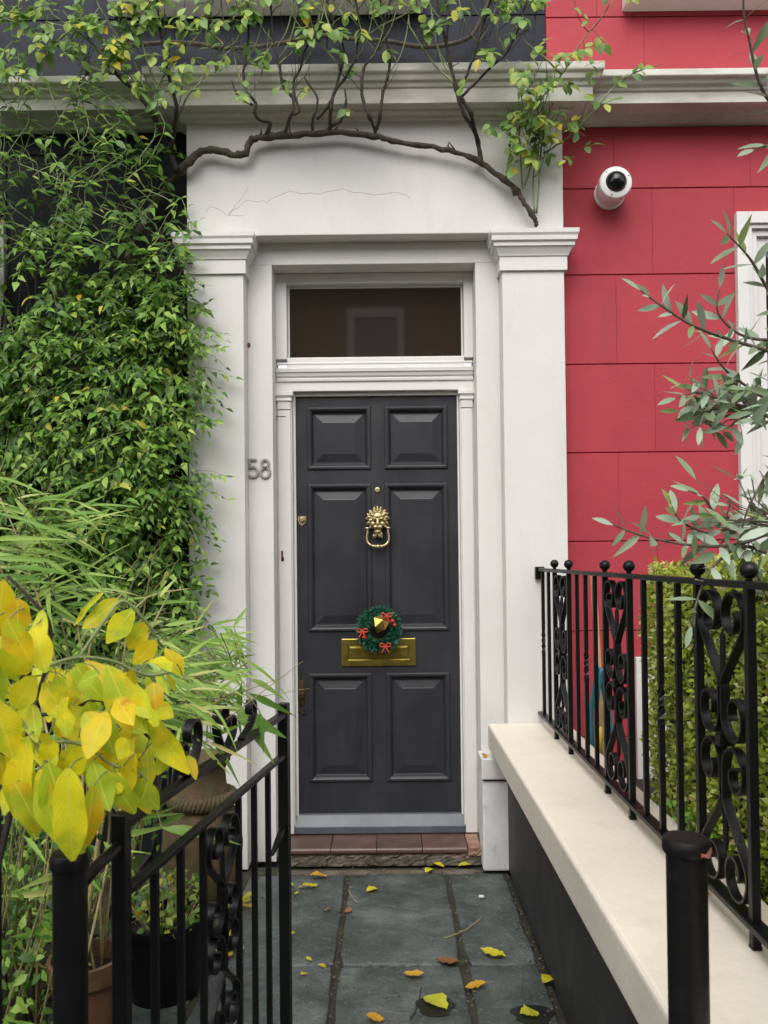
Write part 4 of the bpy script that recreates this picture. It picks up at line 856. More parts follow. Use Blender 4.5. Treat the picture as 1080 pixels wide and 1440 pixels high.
YELLOW=[
 ((-0.451, 1.35, 1.327),(-0.513, 1.365, 1.275),0.036),
 ((-0.421, 1.33, 1.31),(-0.446, 1.283, 1.262),0.037),
 ((-0.397, 1.32, 1.288),(-0.43, 1.329, 1.241),0.034),
 ((-0.377, 1.31, 1.259),(-0.401, 1.276, 1.226),0.035),
 ((-0.48, 1.36, 1.338),(-0.532, 1.342, 1.288),0.011),
 ((-0.357, 1.4, 1.187),(-0.382, 1.39, 1.238),0.030),
 ((-0.503, 1.05, 1.367),(-0.513, 1.049, 1.288),0.042),
 ((-0.48, 1.04, 1.342),(-0.478, 1.035, 1.296),0.033),
 ((-0.456, 1.06, 1.326),(-0.449, 1.027, 1.279),0.019),
 ((-0.454, 1.03, 1.308),(-0.433, 1.013, 1.251),0.031),
 ((-0.477, 1.05, 1.288),(-0.501, 1.032, 1.239),0.034),
 ((-0.475, 1.07, 1.262),(-0.508, 1.073, 1.241),0.029),
 ((-0.475, 1.08, 1.237),(-0.496, 1.056, 1.193),0.035),
 ((-0.503, 1.02, 1.214),(-0.478, 1.028, 1.139),0.042),
 ((-0.521, 1.03, 1.263),(-0.492, 1.016, 1.214),0.037),
 ((-0.437, 1.12, 1.245),(-0.395, 1.094, 1.203),0.032),
 ((-0.385, 1.1, 1.247),(-0.335, 1.082, 1.156),0.049),
 ((-0.437, 1.16, 1.245),(-0.389, 1.139, 1.202),0.035),
 ((-0.469, 1.15, 1.236),(-0.485, 1.13, 1.194),0.031),
 ((-0.438, 1.06, 1.211),(-0.454, 1.066, 1.182),0.022),
 ((-0.461, 1.14, 1.183),(-0.405, 1.093, 1.142),0.043),
 ((-0.397, 1.09, 1.186),(-0.365, 1.062, 1.14),0.035),
 ((-0.351, 1.1, 1.15),(-0.369, 1.069, 1.109),0.031),
 ((-0.341, 1.14, 1.172),(-0.277, 1.093, 1.099),0.039),
 ((-0.378, 1.2, 1.144),(-0.341, 1.188, 1.104),0.032),
 ((-0.423, 1.02, 1.163),(-0.441, 1.017, 1.136),0.024),
 ((-0.394, 1.04, 1.149),(-0.416, 1.039, 1.11),0.029),
 ((-0.38, 1.03, 1.135),(-0.359, 1.028, 1.07),0.033),
 ((-0.36, 1.04, 1.116),(-0.332, 1.039, 1.058),0.029),
 ((-0.449, 1.0, 1.172),(-0.469, 0.998, 1.068),0.036),
 ((-0.416, 0.98, 1.144),(-0.379, 0.985, 1.02),0.047),
 ((-0.427, 0.985, 1.135),(-0.404, 0.971, 1.047),0.031),
 ((-0.442, 1.0, 1.127),(-0.445, 1.0, 1.043),0.034),
 ((-0.485, 1.04, 1.169),(-0.473, 1.034, 1.097),0.031),
 ((-0.435, 1.1, 1.145),(-0.401, 1.074, 1.104),0.035),
 ((-0.371, 1.16, 1.072),(-0.329, 1.158, 1.033),0.033),
 ((-0.356, 1.18, 1.116),(-0.337, 1.14, 1.07),0.023),
 ((-0.302, 1.2, 1.098),(-0.278, 1.164, 1.083),0.017),
 ((-0.39, 1.3, 1.203),(-0.383, 1.297, 1.172),0.013),
 ((-0.375, 1.3, 1.209),(-0.347, 1.262, 1.181),0.014),
 ((-0.38, 1.3, 1.189),(-0.4, 1.308, 1.162),0.014),
 ((-0.362, 1.31, 1.204),(-0.346, 1.323, 1.176),0.014),
 ((-0.376, 1.13, 1.218),(-0.326, 1.08, 1.187),0.034),
 ((-0.484, 1.16, 1.168),(-0.466, 1.178, 1.128),0.031),
 ((-0.518, 1.06, 1.137),(-0.511, 1.08, 1.084),0.034),
 ((-0.512, 1.02, 1.309),(-0.504, 0.979, 1.243),0.040),
 ((-0.456, 1.18, 1.19),(-0.49, 1.2, 1.134),0.038),
 ((-0.4, 1.17, 1.129),(-0.432, 1.144, 1.1),0.035),
 ((-0.386, 0.965, 1.141),(-0.374, 0.946, 1.033),0.040),
 ((-0.365, 0.99, 1.113),(-0.374, 0.994, 1.032),0.030),
 ((-0.462, 0.99, 1.118),(-0.428, 0.993, 1.056),0.035),
 ((-0.372, 1.06, 1.191),(-0.382, 1.012, 1.147),0.038),
 ((-0.452, 1.05, 1.231),(-0.417, 1.042, 1.186),0.036),
 ((-0.475, 1.0, 1.319),(-0.45, 1.003, 1.265),0.036),
 ((-0.341, 1.08, 1.13),(-0.356, 1.069, 1.076),0.029),
 ((-0.309, 1.14, 1.135),(-0.315, 1.109, 1.098),0.024),
 ((-0.544, 1.185, 1.299),(-0.536, 1.184, 1.266),0.020),
 ((-0.355, 1.14, 1.106),(-0.375, 1.153, 1.076),0.026),
 ((-0.629, 1.33, 1.287),(-0.58, 1.295, 1.244),0.035),
 ((-0.453, 1.348, 1.185),(-0.438, 1.361, 1.135),0.034),
 ((-0.352, 1.104, 1.241),(-0.366, 1.12, 1.193),0.025),
 ((-0.468, 1.148, 1.236),(-0.512, 1.168, 1.211),0.026),
 ((-0.372, 1.189, 1.137),(-0.389, 1.139, 1.12),0.027),
 ((-0.401, 1.056, 1.19),(-0.378, 1.045, 1.172),0.028),
 ((-0.582, 1.163, 1.161),(-0.549, 1.132, 1.131),0.025),
 ((-0.334, 1.139, 1.216),(-0.323, 1.12, 1.186),0.027),
 ((-0.466, 1.076, 1.147),(-0.432, 1.028, 1.122),0.029),
 ((-0.576, 1.159, 1.268),(-0.596, 1.155, 1.232),0.022),
 ((-0.653, 1.384, 1.17),(-0.611, 1.379, 1.152),0.038),
 ((-0.463, 1.319, 1.029),(-0.425, 1.291, 1.026),0.037),
 ((-0.468, 1.109, 1.09),(-0.487, 1.129, 1.035),0.022),
 ((-0.432, 1.043, 1.242),(-0.417, 1.038, 1.193),0.021),
 ((-0.538, 1.075, 1.291),(-0.539, 1.042, 1.268),0.021),
 ((-0.327, 1.101, 1.182),(-0.306, 1.081, 1.166),0.018),
 ((-0.508, 1.399, 1.188),(-0.468, 1.385, 1.173),0.027),
 ((-0.587, 1.212, 1.178),(-0.584, 1.166, 1.155),0.034),
 ((-0.623, 1.36, 1.189),(-0.586, 1.35, 1.176),0.026),
 ((-0.368, 1.115, 1.166),(-0.334, 1.084, 1.163),0.021),
 ((-0.573, 1.244, 1.075),(-0.55, 1.236, 1.059),0.034),
 ((-0.386, 1.308, 1.147),(-0.424, 1.322, 1.118),0.034),
 ((-0.553, 1.373, 1.204),(-0.517, 1.366, 1.159),0.037),
 ((-0.538, 1.23, 1.138),(-0.566, 1.235, 1.101),0.032),
 ((-0.393, 1.067, 1.145),(-0.377, 1.085, 1.098),0.030),
 ((-0.325, 1.086, 1.092),(-0.334, 1.086, 1.066),0.030),
 ((-0.373, 1.245, 1.106),(-0.353, 1.256, 1.091),0.030),
 ((-0.364, 1.045, 1.109),(-0.347, 1.033, 1.094),0.029),
 ((-0.396, 1.238, 1.217),(-0.414, 1.207, 1.184),0.033),
 ((-0.421, 1.318, 1.188),(-0.423, 1.285, 1.154),0.036),
 ((-0.496, 1.216, 1.142),(-0.459, 1.174, 1.142),0.029),
 ((-0.396, 1.228, 1.122),(-0.371, 1.226, 1.099),0.031),
 ((-0.599, 1.177, 1.101),(-0.602, 1.15, 1.087),0.027),
 ((-0.364, 1.074, 1.207),(-0.332, 1.032, 1.185),0.030),
 ((-0.655, 1.349, 1.125),(-0.682, 1.341, 1.1),0.029),
 ((-0.458, 1.341, 1.213),(-0.466, 1.297, 1.199),0.027),
 ((-0.458, 1.094, 1.119),(-0.434, 1.107, 1.084),0.020),
 ((-0.42, 1.042, 1.208),(-0.405, 0.998, 1.168),0.026),
 ((-0.473, 1.067, 1.199),(-0.452, 1.026, 1.162),0.024),
 ((-0.579, 1.266, 1.075),(-0.542, 1.217, 1.037),0.036),
 ((-0.497, 1.368, 1.092),(-0.461, 1.33, 1.044),0.030),
 ((-0.485, 1.091, 1.114),(-0.492, 1.061, 1.09),0.023),
 ((-0.374, 1.092, 1.195),(-0.379, 1.081, 1.169),0.019),
 ((-0.39, 1.166, 1.216),(-0.404, 1.136, 1.201),0.027),
 ((-0.479, 1.276, 1.217),(-0.451, 1.234, 1.164),0.023),
 ((-0.588, 1.339, 1.226),(-0.557, 1.318, 1.219),0.037),
 ((-0.41, 1.218, 1.086),(-0.425, 1.195, 1.079),0.028),
 ((-0.492, 1.275, 1.046),(-0.502, 1.23, 1.01),0.022),
 ((-0.5, 1.374, 1.061),(-0.513, 1.374, 1.0),0.027),
 ((-0.474, 1.123, 1.148),(-0.503, 1.119, 1.125),0.022),
 ((-0.521, 1.184, 1.156),(-0.568, 1.202, 1.138),0.025),
 ((-0.41, 1.234, 1.185),(-0.391, 1.193, 1.163),0.023),
 ((-0.394, 1.096, 1.15),(-0.372, 1.072, 1.106),0.026),
 ((-0.572, 1.152, 1.071),(-0.596, 1.125, 1.063),0.027),
 ((-0.648, 1.32, 1.242),(-0.617, 1.323, 1.194),0.036),
 ((-0.633, 1.325, 1.247),(-0.612, 1.332, 1.19),0.024),
 ((-0.398, 1.097, 1.162),(-0.415, 1.083, 1.153),0.025),
 ((-0.684, 1.397, 1.306),(-0.65, 1.356, 1.275),0.023),
 ((-0.62, 1.383, 1.033),(-0.639, 1.378, 0.981),0.033),
 ((-0.396, 1.239, 1.098),(-0.398, 1.229, 1.048),0.031),
 ((-0.441, 1.1, 1.23),(-0.461, 1.091, 1.207),0.019),
 ((-0.371, 1.158, 1.202),(-0.348, 1.119, 1.163),0.031),
 ((-0.591, 1.386, 1.13),(-0.55, 1.397, 1.109),0.023),
 ((-0.591, 1.239, 1.28),(-0.603, 1.199, 1.25),0.023),
 ((-0.527, 1.294, 1.086),(-0.502, 1.314, 1.042),0.037),
 ((-0.389, 1.251, 1.051),(-0.366, 1.222, 1.005),0.033),
 ((-0.664, 1.363, 1.123),(-0.675, 1.33, 1.11),0.033),
 ((-0.485, 1.278, 1.228),(-0.49, 1.265, 1.192),0.034),
 ((-0.604, 1.361, 1.037),(-0.6, 1.329, 1.002),0.036),
 ((-0.389, 1.23, 1.068),(-0.404, 1.23, 1.019),0.029),
 ((-0.365, 1.236, 1.17),(-0.334, 1.247, 1.146),0.027),
 ((-0.52, 1.367, 1.171),(-0.499, 1.362, 1.147),0.035),
 ((-0.373, 1.04, 1.245),(-0.406, 1.042, 1.231),0.023),
 ((-0.344, 1.052, 1.158),(-0.34, 1.022, 1.14),0.026),
 ((-0.542, 1.334, 1.199),(-0.517, 1.314, 1.143),0.034),
 ((-0.62, 1.391, 1.191),(-0.615, 1.365, 1.161),0.029),
 ((-0.449, 1.294, 1.056),(-0.412, 1.245, 1.023),0.033),
 ((-0.473, 1.139, 1.221),(-0.423, 1.105, 1.213),0.031),
 ((-0.437, 1.263, 1.155),(-0.438, 1.228, 1.107),0.025),
 ((-0.623, 1.369, 1.156),(-0.573, 1.321, 1.152),0.027),
 ((-0.517, 1.073, 1.146),(-0.462, 1.028, 1.133),0.019),
 ((-0.503, 1.081, 1.1),(-0.503, 1.049, 1.063),0.024),
 ((-0.586, 1.344, 1.177),(-0.611, 1.339, 1.168),0.026),
 ((-0.664, 1.367, 1.012),(-0.637, 1.351, 0.971),0.033),
 ((-0.651, 1.316, 1.064),(-0.604, 1.283, 1.036),0.022),
 ((-0.657, 1.394, 1.25),(-0.609, 1.359, 1.24),0.028),
 ((-0.524, 1.384, 1.143),(-0.534, 1.341, 1.14),0.026),
 ((-0.393, 1.294, 1.092),(-0.405, 1.262, 1.09),0.035),
 ((-0.443, 1.212, 1.081),(-0.411, 1.186, 1.071),0.022),
 ((-0.514, 1.313, 1.119),(-0.5, 1.315, 1.064),0.035),
 ((-0.557, 1.11, 1.292),(-0.529, 1.087, 1.27),0.026),
 ((-0.415, 1.109, 1.195),(-0.405, 1.116, 1.149),0.031),
 ((-0.582, 1.337, 1.016),(-0.554, 1.312, 1.0),0.025),
 ((-0.457, 1.299, 1.039),(-0.459, 1.307, 1.003),0.026),
 ((-0.51, 1.201, 1.219),(-0.507, 1.219, 1.174),0.025),
 ((-0.52, 1.081, 1.325),(-0.519, 1.034, 1.295),0.023),
 ((-0.549, 1.23, 1.166),(-0.558, 1.189, 1.151),0.035),
 ((-0.494, 1.048, 1.186),(-0.501, 1.047, 1.145),0.026),
 ((-0.475, 1.143, 1.107),(-0.464, 1.16, 1.086),0.021),
 ((-0.534, 1.283, 1.171),(-0.527, 1.246, 1.143),0.026),
 ((-0.484, 1.234, 1.053),(-0.495, 1.2, 1.047),0.025),
 ((-0.425, 1.083, 1.196),(-0.447, 1.092, 1.176),0.024),
 ((-0.4, 1.255, 1.119),(-0.411, 1.218, 1.118),0.031),
 ((-0.661, 1.323, 1.07),(-0.662, 1.284, 1.061),0.037),
 ((-0.512, 1.352, 1.11),(-0.49, 1.332, 1.086),0.030),
 ((-0.632, 1.36, 1.17),(-0.609, 1.361, 1.121),0.038),
 ((-0.602, 1.344, 1.189),(-0.573, 1.36, 1.175),0.036),
 ((-0.565, 1.142, 1.215),(-0.546, 1.158, 1.196),0.031),
 ((-0.449, 1.372, 1.015),(-0.467, 1.361, 0.991),0.038),
 ((-0.349, 1.193, 1.243),(-0.314, 1.162, 1.239),0.027),
 ((-0.607, 1.238, 1.142),(-0.61, 1.213, 1.101),0.028),
 ((-0.473, 1.314, 1.218),(-0.47, 1.319, 1.18),0.023),
 ((-0.559, 1.271, 1.223),(-0.523, 1.235, 1.187),0.022),
]
YSTEMS=[[(-0.603, 1.12, 0.69), (-0.558, 1.11, 0.89), (-0.513, 1.1, 1.068), (-0.483, 1.09, 1.181), (-0.459, 1.08, 1.25), (-0.451, 1.07, 1.304), (-0.465, 1.06, 1.334), (-0.498, 1.05, 1.372)], [(-0.485, 1.04, 1.086), (-0.446, 1.04, 1.122), (-0.453, 1.04, 1.145), (-0.481, 1.04, 1.191), (-0.513, 1.04, 1.215)], [(-0.505, 1.14, 1.171), (-0.456, 1.14, 1.177), (-0.41, 1.14, 1.192), (-0.364, 1.14, 1.161), (-0.334, 1.14, 1.135), (-0.287, 1.14, 1.113)], [(-0.451, 1.05, 1.12), (-0.436, 1.05, 1.152), (-0.398, 1.05, 1.149), (-0.369, 1.05, 1.128), (-0.35, 1.05, 1.119)], [(-0.493, 1.16, 1.239), (-0.459, 1.19, 1.247), (-0.417, 1.22, 1.237), (-0.377, 1.25, 1.211), (-0.346, 1.28, 1.212)], [(-0.482, 1.25, 1.239), (-0.445, 1.27, 1.299), (-0.423, 1.29, 1.325), (-0.389, 1.31, 1.283), (-0.377, 1.33, 1.252)]]
BAMBOO=[
 ((-0.381, 2.05, 1.139),(-0.227, 2.07, 1.065),0.019),
 ((-0.359, 2.1, 1.077),(-0.26, 2.087, 1.039),0.023),
 ((-0.354, 2.05, 1.048),(-0.23, 2.075, 0.982),0.024),
 ((-0.467, 2.15, 1.07),(-0.339, 2.118, 1.087),0.018),
 ((-0.453, 1.73, 1.118),(-0.322, 1.705, 1.119),0.025),
 ((-0.385, 2.0, 1.039),(-0.276, 1.951, 0.896),0.037),
 ((-0.367, 2.0, 1.012),(-0.251, 2.001, 0.943),0.041),
 ((-0.456, 2.1, 1.012),(-0.549, 2.094, 0.9),0.028),
 ((-0.458, 1.78, 1.126),(-0.365, 1.768, 1.153),0.020),
 ((-0.498, 2.3, 1.16),(-0.363, 2.246, 1.196),0.018),
 ((-0.391, 1.88, 1.218),(-0.303, 1.921, 1.192),0.014),
 ((-0.474, 2.3, 1.201),(-0.388, 2.25, 1.14),0.018),
 ((-0.489, 1.78, 1.134),(-0.389, 1.738, 1.155),0.021),
 ((-0.512, 2.1, 1.022),(-0.369, 2.032, 0.997),0.025),
 ((-0.468, 1.73, 1.065),(-0.373, 1.717, 1.089),0.020),
 ((-0.516, 2.2, 1.092),(-0.405, 2.129, 1.129),0.022),
 ((-0.538, 1.93, 1.232),(-0.448, 1.95, 1.247),0.016),
 ((-0.701, 2.4, 1.258),(-0.568, 2.336, 1.286),0.018),
 ((-0.561, 1.98, 1.299),(-0.528, 2.013, 1.351),0.015),
 ((-0.372, 2.05, 1.075),(-0.391, 2.047, 0.931),0.028),
 ((-0.255, 1.6, 1.087),(-0.243, 1.58, 1.007),0.016),
 ((-0.673, 2.2, 1.094),(-0.563, 2.231, 1.069),0.030),
 ((-0.471, 1.88, 1.161),(-0.414, 1.913, 1.216),0.019),
 ((-0.497, 2.2, 1.141),(-0.38, 2.146, 1.117),0.019),
 ((-0.494, 1.75, 0.806),(-0.331, 1.724, 0.803),0.030),
 ((-1.002, 2.0, 1.516),(-0.677, 1.937, 1.466),0.017),
 ((-1.003, 2.0, 1.445),(-0.779, 1.933, 1.458),0.020),
 ((-0.943, 1.95, 1.374),(-0.748, 1.986, 1.389),0.022),
 ((-0.969, 1.9, 1.409),(-0.827, 1.924, 1.399),0.024),
 ((-0.977, 2.1, 1.559),(-0.867, 2.061, 1.445),0.018),
 ((-1.015, 2.1, 1.579),(-0.947, 2.137, 1.657),0.015),
 ((-0.996, 2.1, 1.485),(-0.806, 2.093, 1.529),0.015),
 ((-0.94, 2.1, 1.428),(-0.735, 2.101, 1.37),0.018),
 ((-0.903, 2.1, 1.484),(-0.737, 2.136, 1.48),0.016),
 ((-0.912, 2.1, 1.456),(-0.784, 2.133, 1.389),0.016),
 ((-0.907, 2.2, 1.233),(-0.743, 2.121, 1.218),0.022),
 ((-0.888, 2.2, 1.272),(-0.715, 2.212, 1.269),0.022),
 ((-0.842, 2.0, 1.319),(-0.828, 1.923, 1.236),0.020),
 ((-0.849, 2.2, 1.193),(-0.679, 2.157, 1.167),0.022),
 ((-0.829, 2.2, 1.174),(-0.654, 2.139, 1.216),0.025),
 ((-1.052, 2.1, 1.635),(-0.972, 2.13, 1.581),0.015),
 ((-1.033, 2.1, 1.616),(-0.874, 2.035, 1.59),0.013),
 ((-0.911, 1.85, 1.399),(-0.78, 1.891, 1.398),0.021),
 ((-0.986, 2.2, 1.273),(-0.849, 2.129, 1.37),0.019),
 ((-0.946, 2.2, 1.302),(-0.822, 2.131, 1.342),0.019),
 ((-0.805, 2.3, 1.327),(-0.709, 2.321, 1.263),0.020),
 ((-0.825, 2.3, 1.266),(-0.682, 2.268, 1.296),0.020),
 ((-0.683, 2.11, 1.082),(-0.596, 2.08, 1.072),0.013),
 ((-0.757, 2.289, 1.093),(-0.654, 2.27, 1.075),0.015),
 ((-0.476, 2.048, 1.012),(-0.412, 2.083, 1.024),0.011),
 ((-0.46, 2.192, 1.135),(-0.372, 2.155, 1.051),0.017),
 ((-0.703, 2.32, 1.144),(-0.637, 2.343, 1.171),0.017),
 ((-0.491, 2.352, 0.979),(-0.407, 2.355, 0.953),0.017),
 ((-0.606, 2.228, 1.0),(-0.527, 2.209, 0.973),0.011),
 ((-0.478, 2.283, 1.075),(-0.399, 2.313, 1.067),0.013),
 ((-0.726, 2.441, 1.02),(-0.625, 2.472, 0.998),0.016),
 ((-0.698, 2.389, 0.947),(-0.558, 2.388, 0.915),0.012),
 ((-0.461, 2.307, 0.958),(-0.388, 2.246, 0.974),0.015),
 ((-0.659, 2.153, 1.005),(-0.568, 2.194, 1.035),0.010),
 ((-0.766, 2.384, 1.084),(-0.677, 2.334, 1.027),0.018),
 ((-0.752, 2.456, 0.971),(-0.654, 2.5, 0.898),0.013),
 ((-0.72, 2.172, 1.129),(-0.613, 2.164, 1.141),0.016),
 ((-0.482, 2.082, 1.179),(-0.365, 2.117, 1.18),0.016),
 ((-0.507, 2.265, 1.125),(-0.396, 2.269, 1.059),0.014),
 ((-0.757, 2.41, 1.159),(-0.657, 2.422, 1.133),0.015),
 ((-0.602, 2.242, 1.123),(-0.525, 2.268, 1.019),0.016),
 ((-0.724, 2.451, 1.167),(-0.593, 2.44, 1.204),0.017),
 ((-0.459, 2.273, 1.084),(-0.43, 2.248, 1.16),0.013),
 ((-0.516, 2.088, 1.075),(-0.448, 2.118, 1.05),0.013),
 ((-0.621, 2.234, 1.165),(-0.503, 2.159, 1.189),0.011),
 ((-0.557, 2.348, 1.121),(-0.504, 2.395, 1.042),0.014),
 ((-0.661, 2.017, 1.083),(-0.624, 1.978, 1.018),0.015),
 ((-0.541, 2.063, 1.16),(-0.437, 2.059, 1.097),0.015),
 ((-0.745, 2.288, 1.026),(-0.627, 2.209, 1.067),0.013),
 ((-0.66, 2.383, 1.164),(-0.538, 2.307, 1.126),0.019),
 ((-0.55, 2.383, 0.947),(-0.407, 2.327, 1.002),0.011),
 ((-0.633, 2.031, 1.089),(-0.518, 1.955, 1.068),0.015),
 ((-0.591, 2.489, 0.954),(-0.534, 2.495, 0.869),0.018),
 ((-0.818, 2.462, 1.092),(-0.683, 2.385, 1.06),0.020),
 ((-0.808, 2.461, 1.168),(-0.697, 2.47, 1.258),0.016),
 ((-0.512, 2.367, 0.966),(-0.413, 2.359, 0.886),0.012),
 ((-0.507, 2.194, 0.982),(-0.412, 2.182, 0.964),0.011),
 ((-0.665, 2.051, 1.092),(-0.556, 1.989, 1.077),0.011),
 ((-0.55, 2.195, 1.187),(-0.411, 2.123, 1.137),0.010),
 ((-0.462, 2.082, 1.102),(-0.362, 2.063, 1.122),0.016),
 ((-0.47, 2.22, 1.086),(-0.371, 2.15, 1.092),0.015),
 ((-0.556, 2.148, 1.054),(-0.448, 2.134, 0.976),0.015),
 ((-0.516, 2.167, 1.044),(-0.432, 2.193, 0.977),0.015),
 ((-0.622, 2.174, 1.062),(-0.529, 2.182, 1.074),0.016),
 ((-0.67, 2.224, 1.061),(-0.6, 2.156, 1.201),0.013),
 ((-0.583, 2.43, 1.054),(-0.504, 2.47, 1.142),0.014),
 ((-0.433, 2.101, 1.037),(-0.36, 2.084, 1.027),0.016),
 ((-0.733, 2.303, 1.084),(-0.667, 2.238, 1.162),0.012),
 ((-0.696, 2.234, 1.117),(-0.653, 2.284, 1.162),0.014),
 ((-0.705, 2.278, 1.125),(-0.67, 2.305, 1.029),0.013),
 ((-0.59, 2.328, 1.076),(-0.5, 2.357, 1.131),0.011),
 ((-0.59, 2.15, 1.006),(-0.514, 2.123, 0.979),0.014),
 ((-0.607, 2.498, 0.954),(-0.459, 2.536, 0.99),0.013),
 ((-0.562, 2.08, 1.07),(-0.477, 2.007, 1.11),0.009),
 ((-0.599, 2.346, 1.134),(-0.478, 2.365, 1.101),0.018),
 ((-0.455, 2.255, 1.003),(-0.386, 2.236, 1.027),0.010),
 ((-0.59, 2.035, 1.127),(-0.519, 2.062, 1.12),0.010),
 ((-0.471, 2.069, 1.031),(-0.419, 2.076, 1.077),0.010),
 ((-0.415, 2.17, 1.208),(-0.378, 2.197, 1.267),0.015),
 ((-0.543, 2.25, 1.088),(-0.466, 2.248, 1.117),0.017),
 ((-0.482, 2.496, 1.03),(-0.423, 2.441, 0.973),0.011),
 ((-0.56, 2.353, 0.988),(-0.425, 2.4, 0.986),0.013),
 ((-0.488, 2.034, 1.213),(-0.427, 1.978, 1.306),0.015),
 ((-0.614, 2.245, 1.078),(-0.507, 2.272, 1.091),0.017),
 ((-0.613, 2.432, 1.048),(-0.5, 2.411, 1.069),0.013),
 ((-0.595, 2.108, 1.049),(-0.528, 2.145, 1.084),0.017),
 ((-0.647, 2.372, 1.098),(-0.575, 2.352, 1.032),0.012),
 ((-0.627, 2.331, 1.153),(-0.551, 2.322, 1.19),0.016),
 ((-0.46, 2.115, 1.206),(-0.369, 2.145, 1.22),0.011),
 ((-0.539, 2.133, 1.177),(-0.418, 2.153, 1.15),0.010),
 ((-0.548, 2.434, 1.125),(-0.428, 2.455, 1.138),0.018),
 ((-0.418, 2.143, 1.206),(-0.37, 2.133, 1.122),0.013),
 ((-0.5, 2.393, 1.097),(-0.415, 2.403, 1.057),0.016),
 ((-0.554, 2.096, 1.002),(-0.462, 2.074, 1.0),0.012),
 ((-0.761, 2.491, 1.059),(-0.652, 2.534, 1.039),0.015),
 ((-0.529, 2.012, 1.038),(-0.44, 1.963, 1.062),0.015),
 ((-0.725, 2.331, 1.041),(-0.61, 2.308, 1.104),0.013),
 ((-0.658, 2.381, 1.038),(-0.51, 2.32, 1.043),0.013),
 ((-0.482, 2.236, 0.961),(-0.408, 2.18, 0.921),0.011),
 ((-0.55, 2.484, 1.16),(-0.415, 2.41, 1.113),0.018),
 ((-0.487, 2.166, 1.168),(-0.393, 2.138, 1.169),0.016),
 ((-0.514, 2.408, 0.959),(-0.409, 2.341, 1.025),0.011),
 ((-0.732, 2.361, 1.177),(-0.641, 2.342, 1.137),0.014),
 ((-0.723, 2.373, 1.121),(-0.624, 2.3, 1.138),0.012),
 ((-0.527, 2.18, 1.065),(-0.448, 2.216, 1.035),0.014),
 ((-0.452, 2.338, 1.153),(-0.39, 2.262, 1.15),0.016),
 ((-0.46, 2.315, 1.098),(-0.391, 2.266, 1.124),0.017),
 ((-0.531, 2.415, 1.016),(-0.407, 2.343, 0.943),0.011),
 ((-0.583, 2.273, 1.119),(-0.514, 2.273, 1.064),0.013),
 ((-0.731, 2.414, 1.139),(-0.662, 2.392, 1.089),0.013),
 ((-0.718, 2.41, 1.128),(-0.615, 2.438, 1.04),0.012),
 ((-0.675, 2.041, 1.211),(-0.6, 1.968, 1.173),0.015),
 ((-0.563, 2.465, 1.136),(-0.419, 2.434, 1.127),0.014),
 ((-0.536, 2.29, 1.06),(-0.431, 2.269, 1.021),0.015),
 ((-0.434, 2.235, 1.164),(-0.383, 2.222, 1.06),0.015),
 ((-0.693, 2.356, 1.041),(-0.609, 2.331, 1.059),0.011),
 ((-0.621, 2.08, 1.106),(-0.526, 2.123, 1.08),0.015),
 ((-0.663, 2.438, 0.981),(-0.539, 2.461, 0.998),0.018),
 ((-0.601, 2.34, 1.172),(-0.53, 2.369, 1.201),0.016),
 ((-0.669, 2.483, 0.989),(-0.546, 2.412, 0.972),0.018),
 ((-0.732, 2.497, 1.166),(-0.633, 2.442, 1.101),0.019),
 ((-0.806, 2.487, 1.107),(-0.739, 2.494, 1.214),0.015),
 ((-0.535, 2.342, 0.963),(-0.394, 2.275, 0.931),0.019),
 ((-0.518, 2.338, 1.071),(-0.405, 2.351, 1.129),0.018),
 ((-0.612, 2.333, 1.087),(-0.546, 2.29, 1.18),0.018),
 ((-0.513, 2.344, 1.027),(-0.435, 2.361, 0.963),0.019),
 ((-0.66, 2.353, 1.063),(-0.522, 2.314, 0.997),0.015),
 ((-0.702, 2.498, 1.068),(-0.563, 2.481, 1.043),0.019),
 ((-0.627, 2.435, 1.019),(-0.465, 2.415, 1.055),0.018),
 ((-0.619, 2.404, 1.157),(-0.473, 2.329, 1.129),0.013),
 ((-0.603, 2.5, 1.043),(-0.478, 2.474, 1.053),0.013),
 ((-0.633, 2.493, 0.912),(-0.544, 2.5, 0.888),0.014),
 ((-0.675, 2.146, 1.098),(-0.53, 2.081, 1.076),0.012),
 ((-0.68, 2.251, 1.202),(-0.614, 2.3, 1.237),0.014),
 ((-0.547, 2.343, 1.138),(-0.445, 2.282, 1.161),0.018),
 ((-0.504, 2.244, 1.125),(-0.388, 2.255, 1.161),0.018),
 ((-0.539, 2.011, 1.064),(-0.443, 2.019, 1.073),0.011),
 ((-0.457, 2.117, 1.101),(-0.361, 2.091, 1.048),0.015),
 ((-0.523, 2.361, 1.194),(-0.4, 2.325, 1.228),0.017),
 ((-0.654, 2.245, 1.123),(-0.544, 2.181, 1.062),0.016),
 ((-0.631, 2.325, 0.95),(-0.566, 2.269, 0.823),0.016),
 ((-0.485, 2.357, 1.121),(-0.406, 2.355, 1.154),0.017),
 ((-0.624, 2.266, 1.178),(-0.549, 2.24, 1.067),0.017),
 ((-0.684, 2.38, 0.97),(-0.555, 2.332, 0.944),0.014),
 ((-0.666, 2.013, 1.024),(-0.598, 2.03, 0.982),0.012),
 ((-0.687, 2.461, 1.05),(-0.591, 2.384, 1.02),0.019),
 ((-0.583, 2.225, 1.075),(-0.438, 2.195, 1.074),0.013),
 ((-0.647, 2.39, 1.13),(-0.55, 2.317, 1.132),0.014),
 ((-0.516, 2.478, 1.163),(-0.421, 2.418, 1.102),0.019),
 ((-0.611, 2.126, 1.179),(-0.486, 2.05, 1.142),0.016),
 ((-0.665, 2.288, 1.06),(-0.586, 2.277, 1.079),0.014),
 ((-0.567, 2.089, 1.043),(-0.445, 2.092, 1.068),0.010),
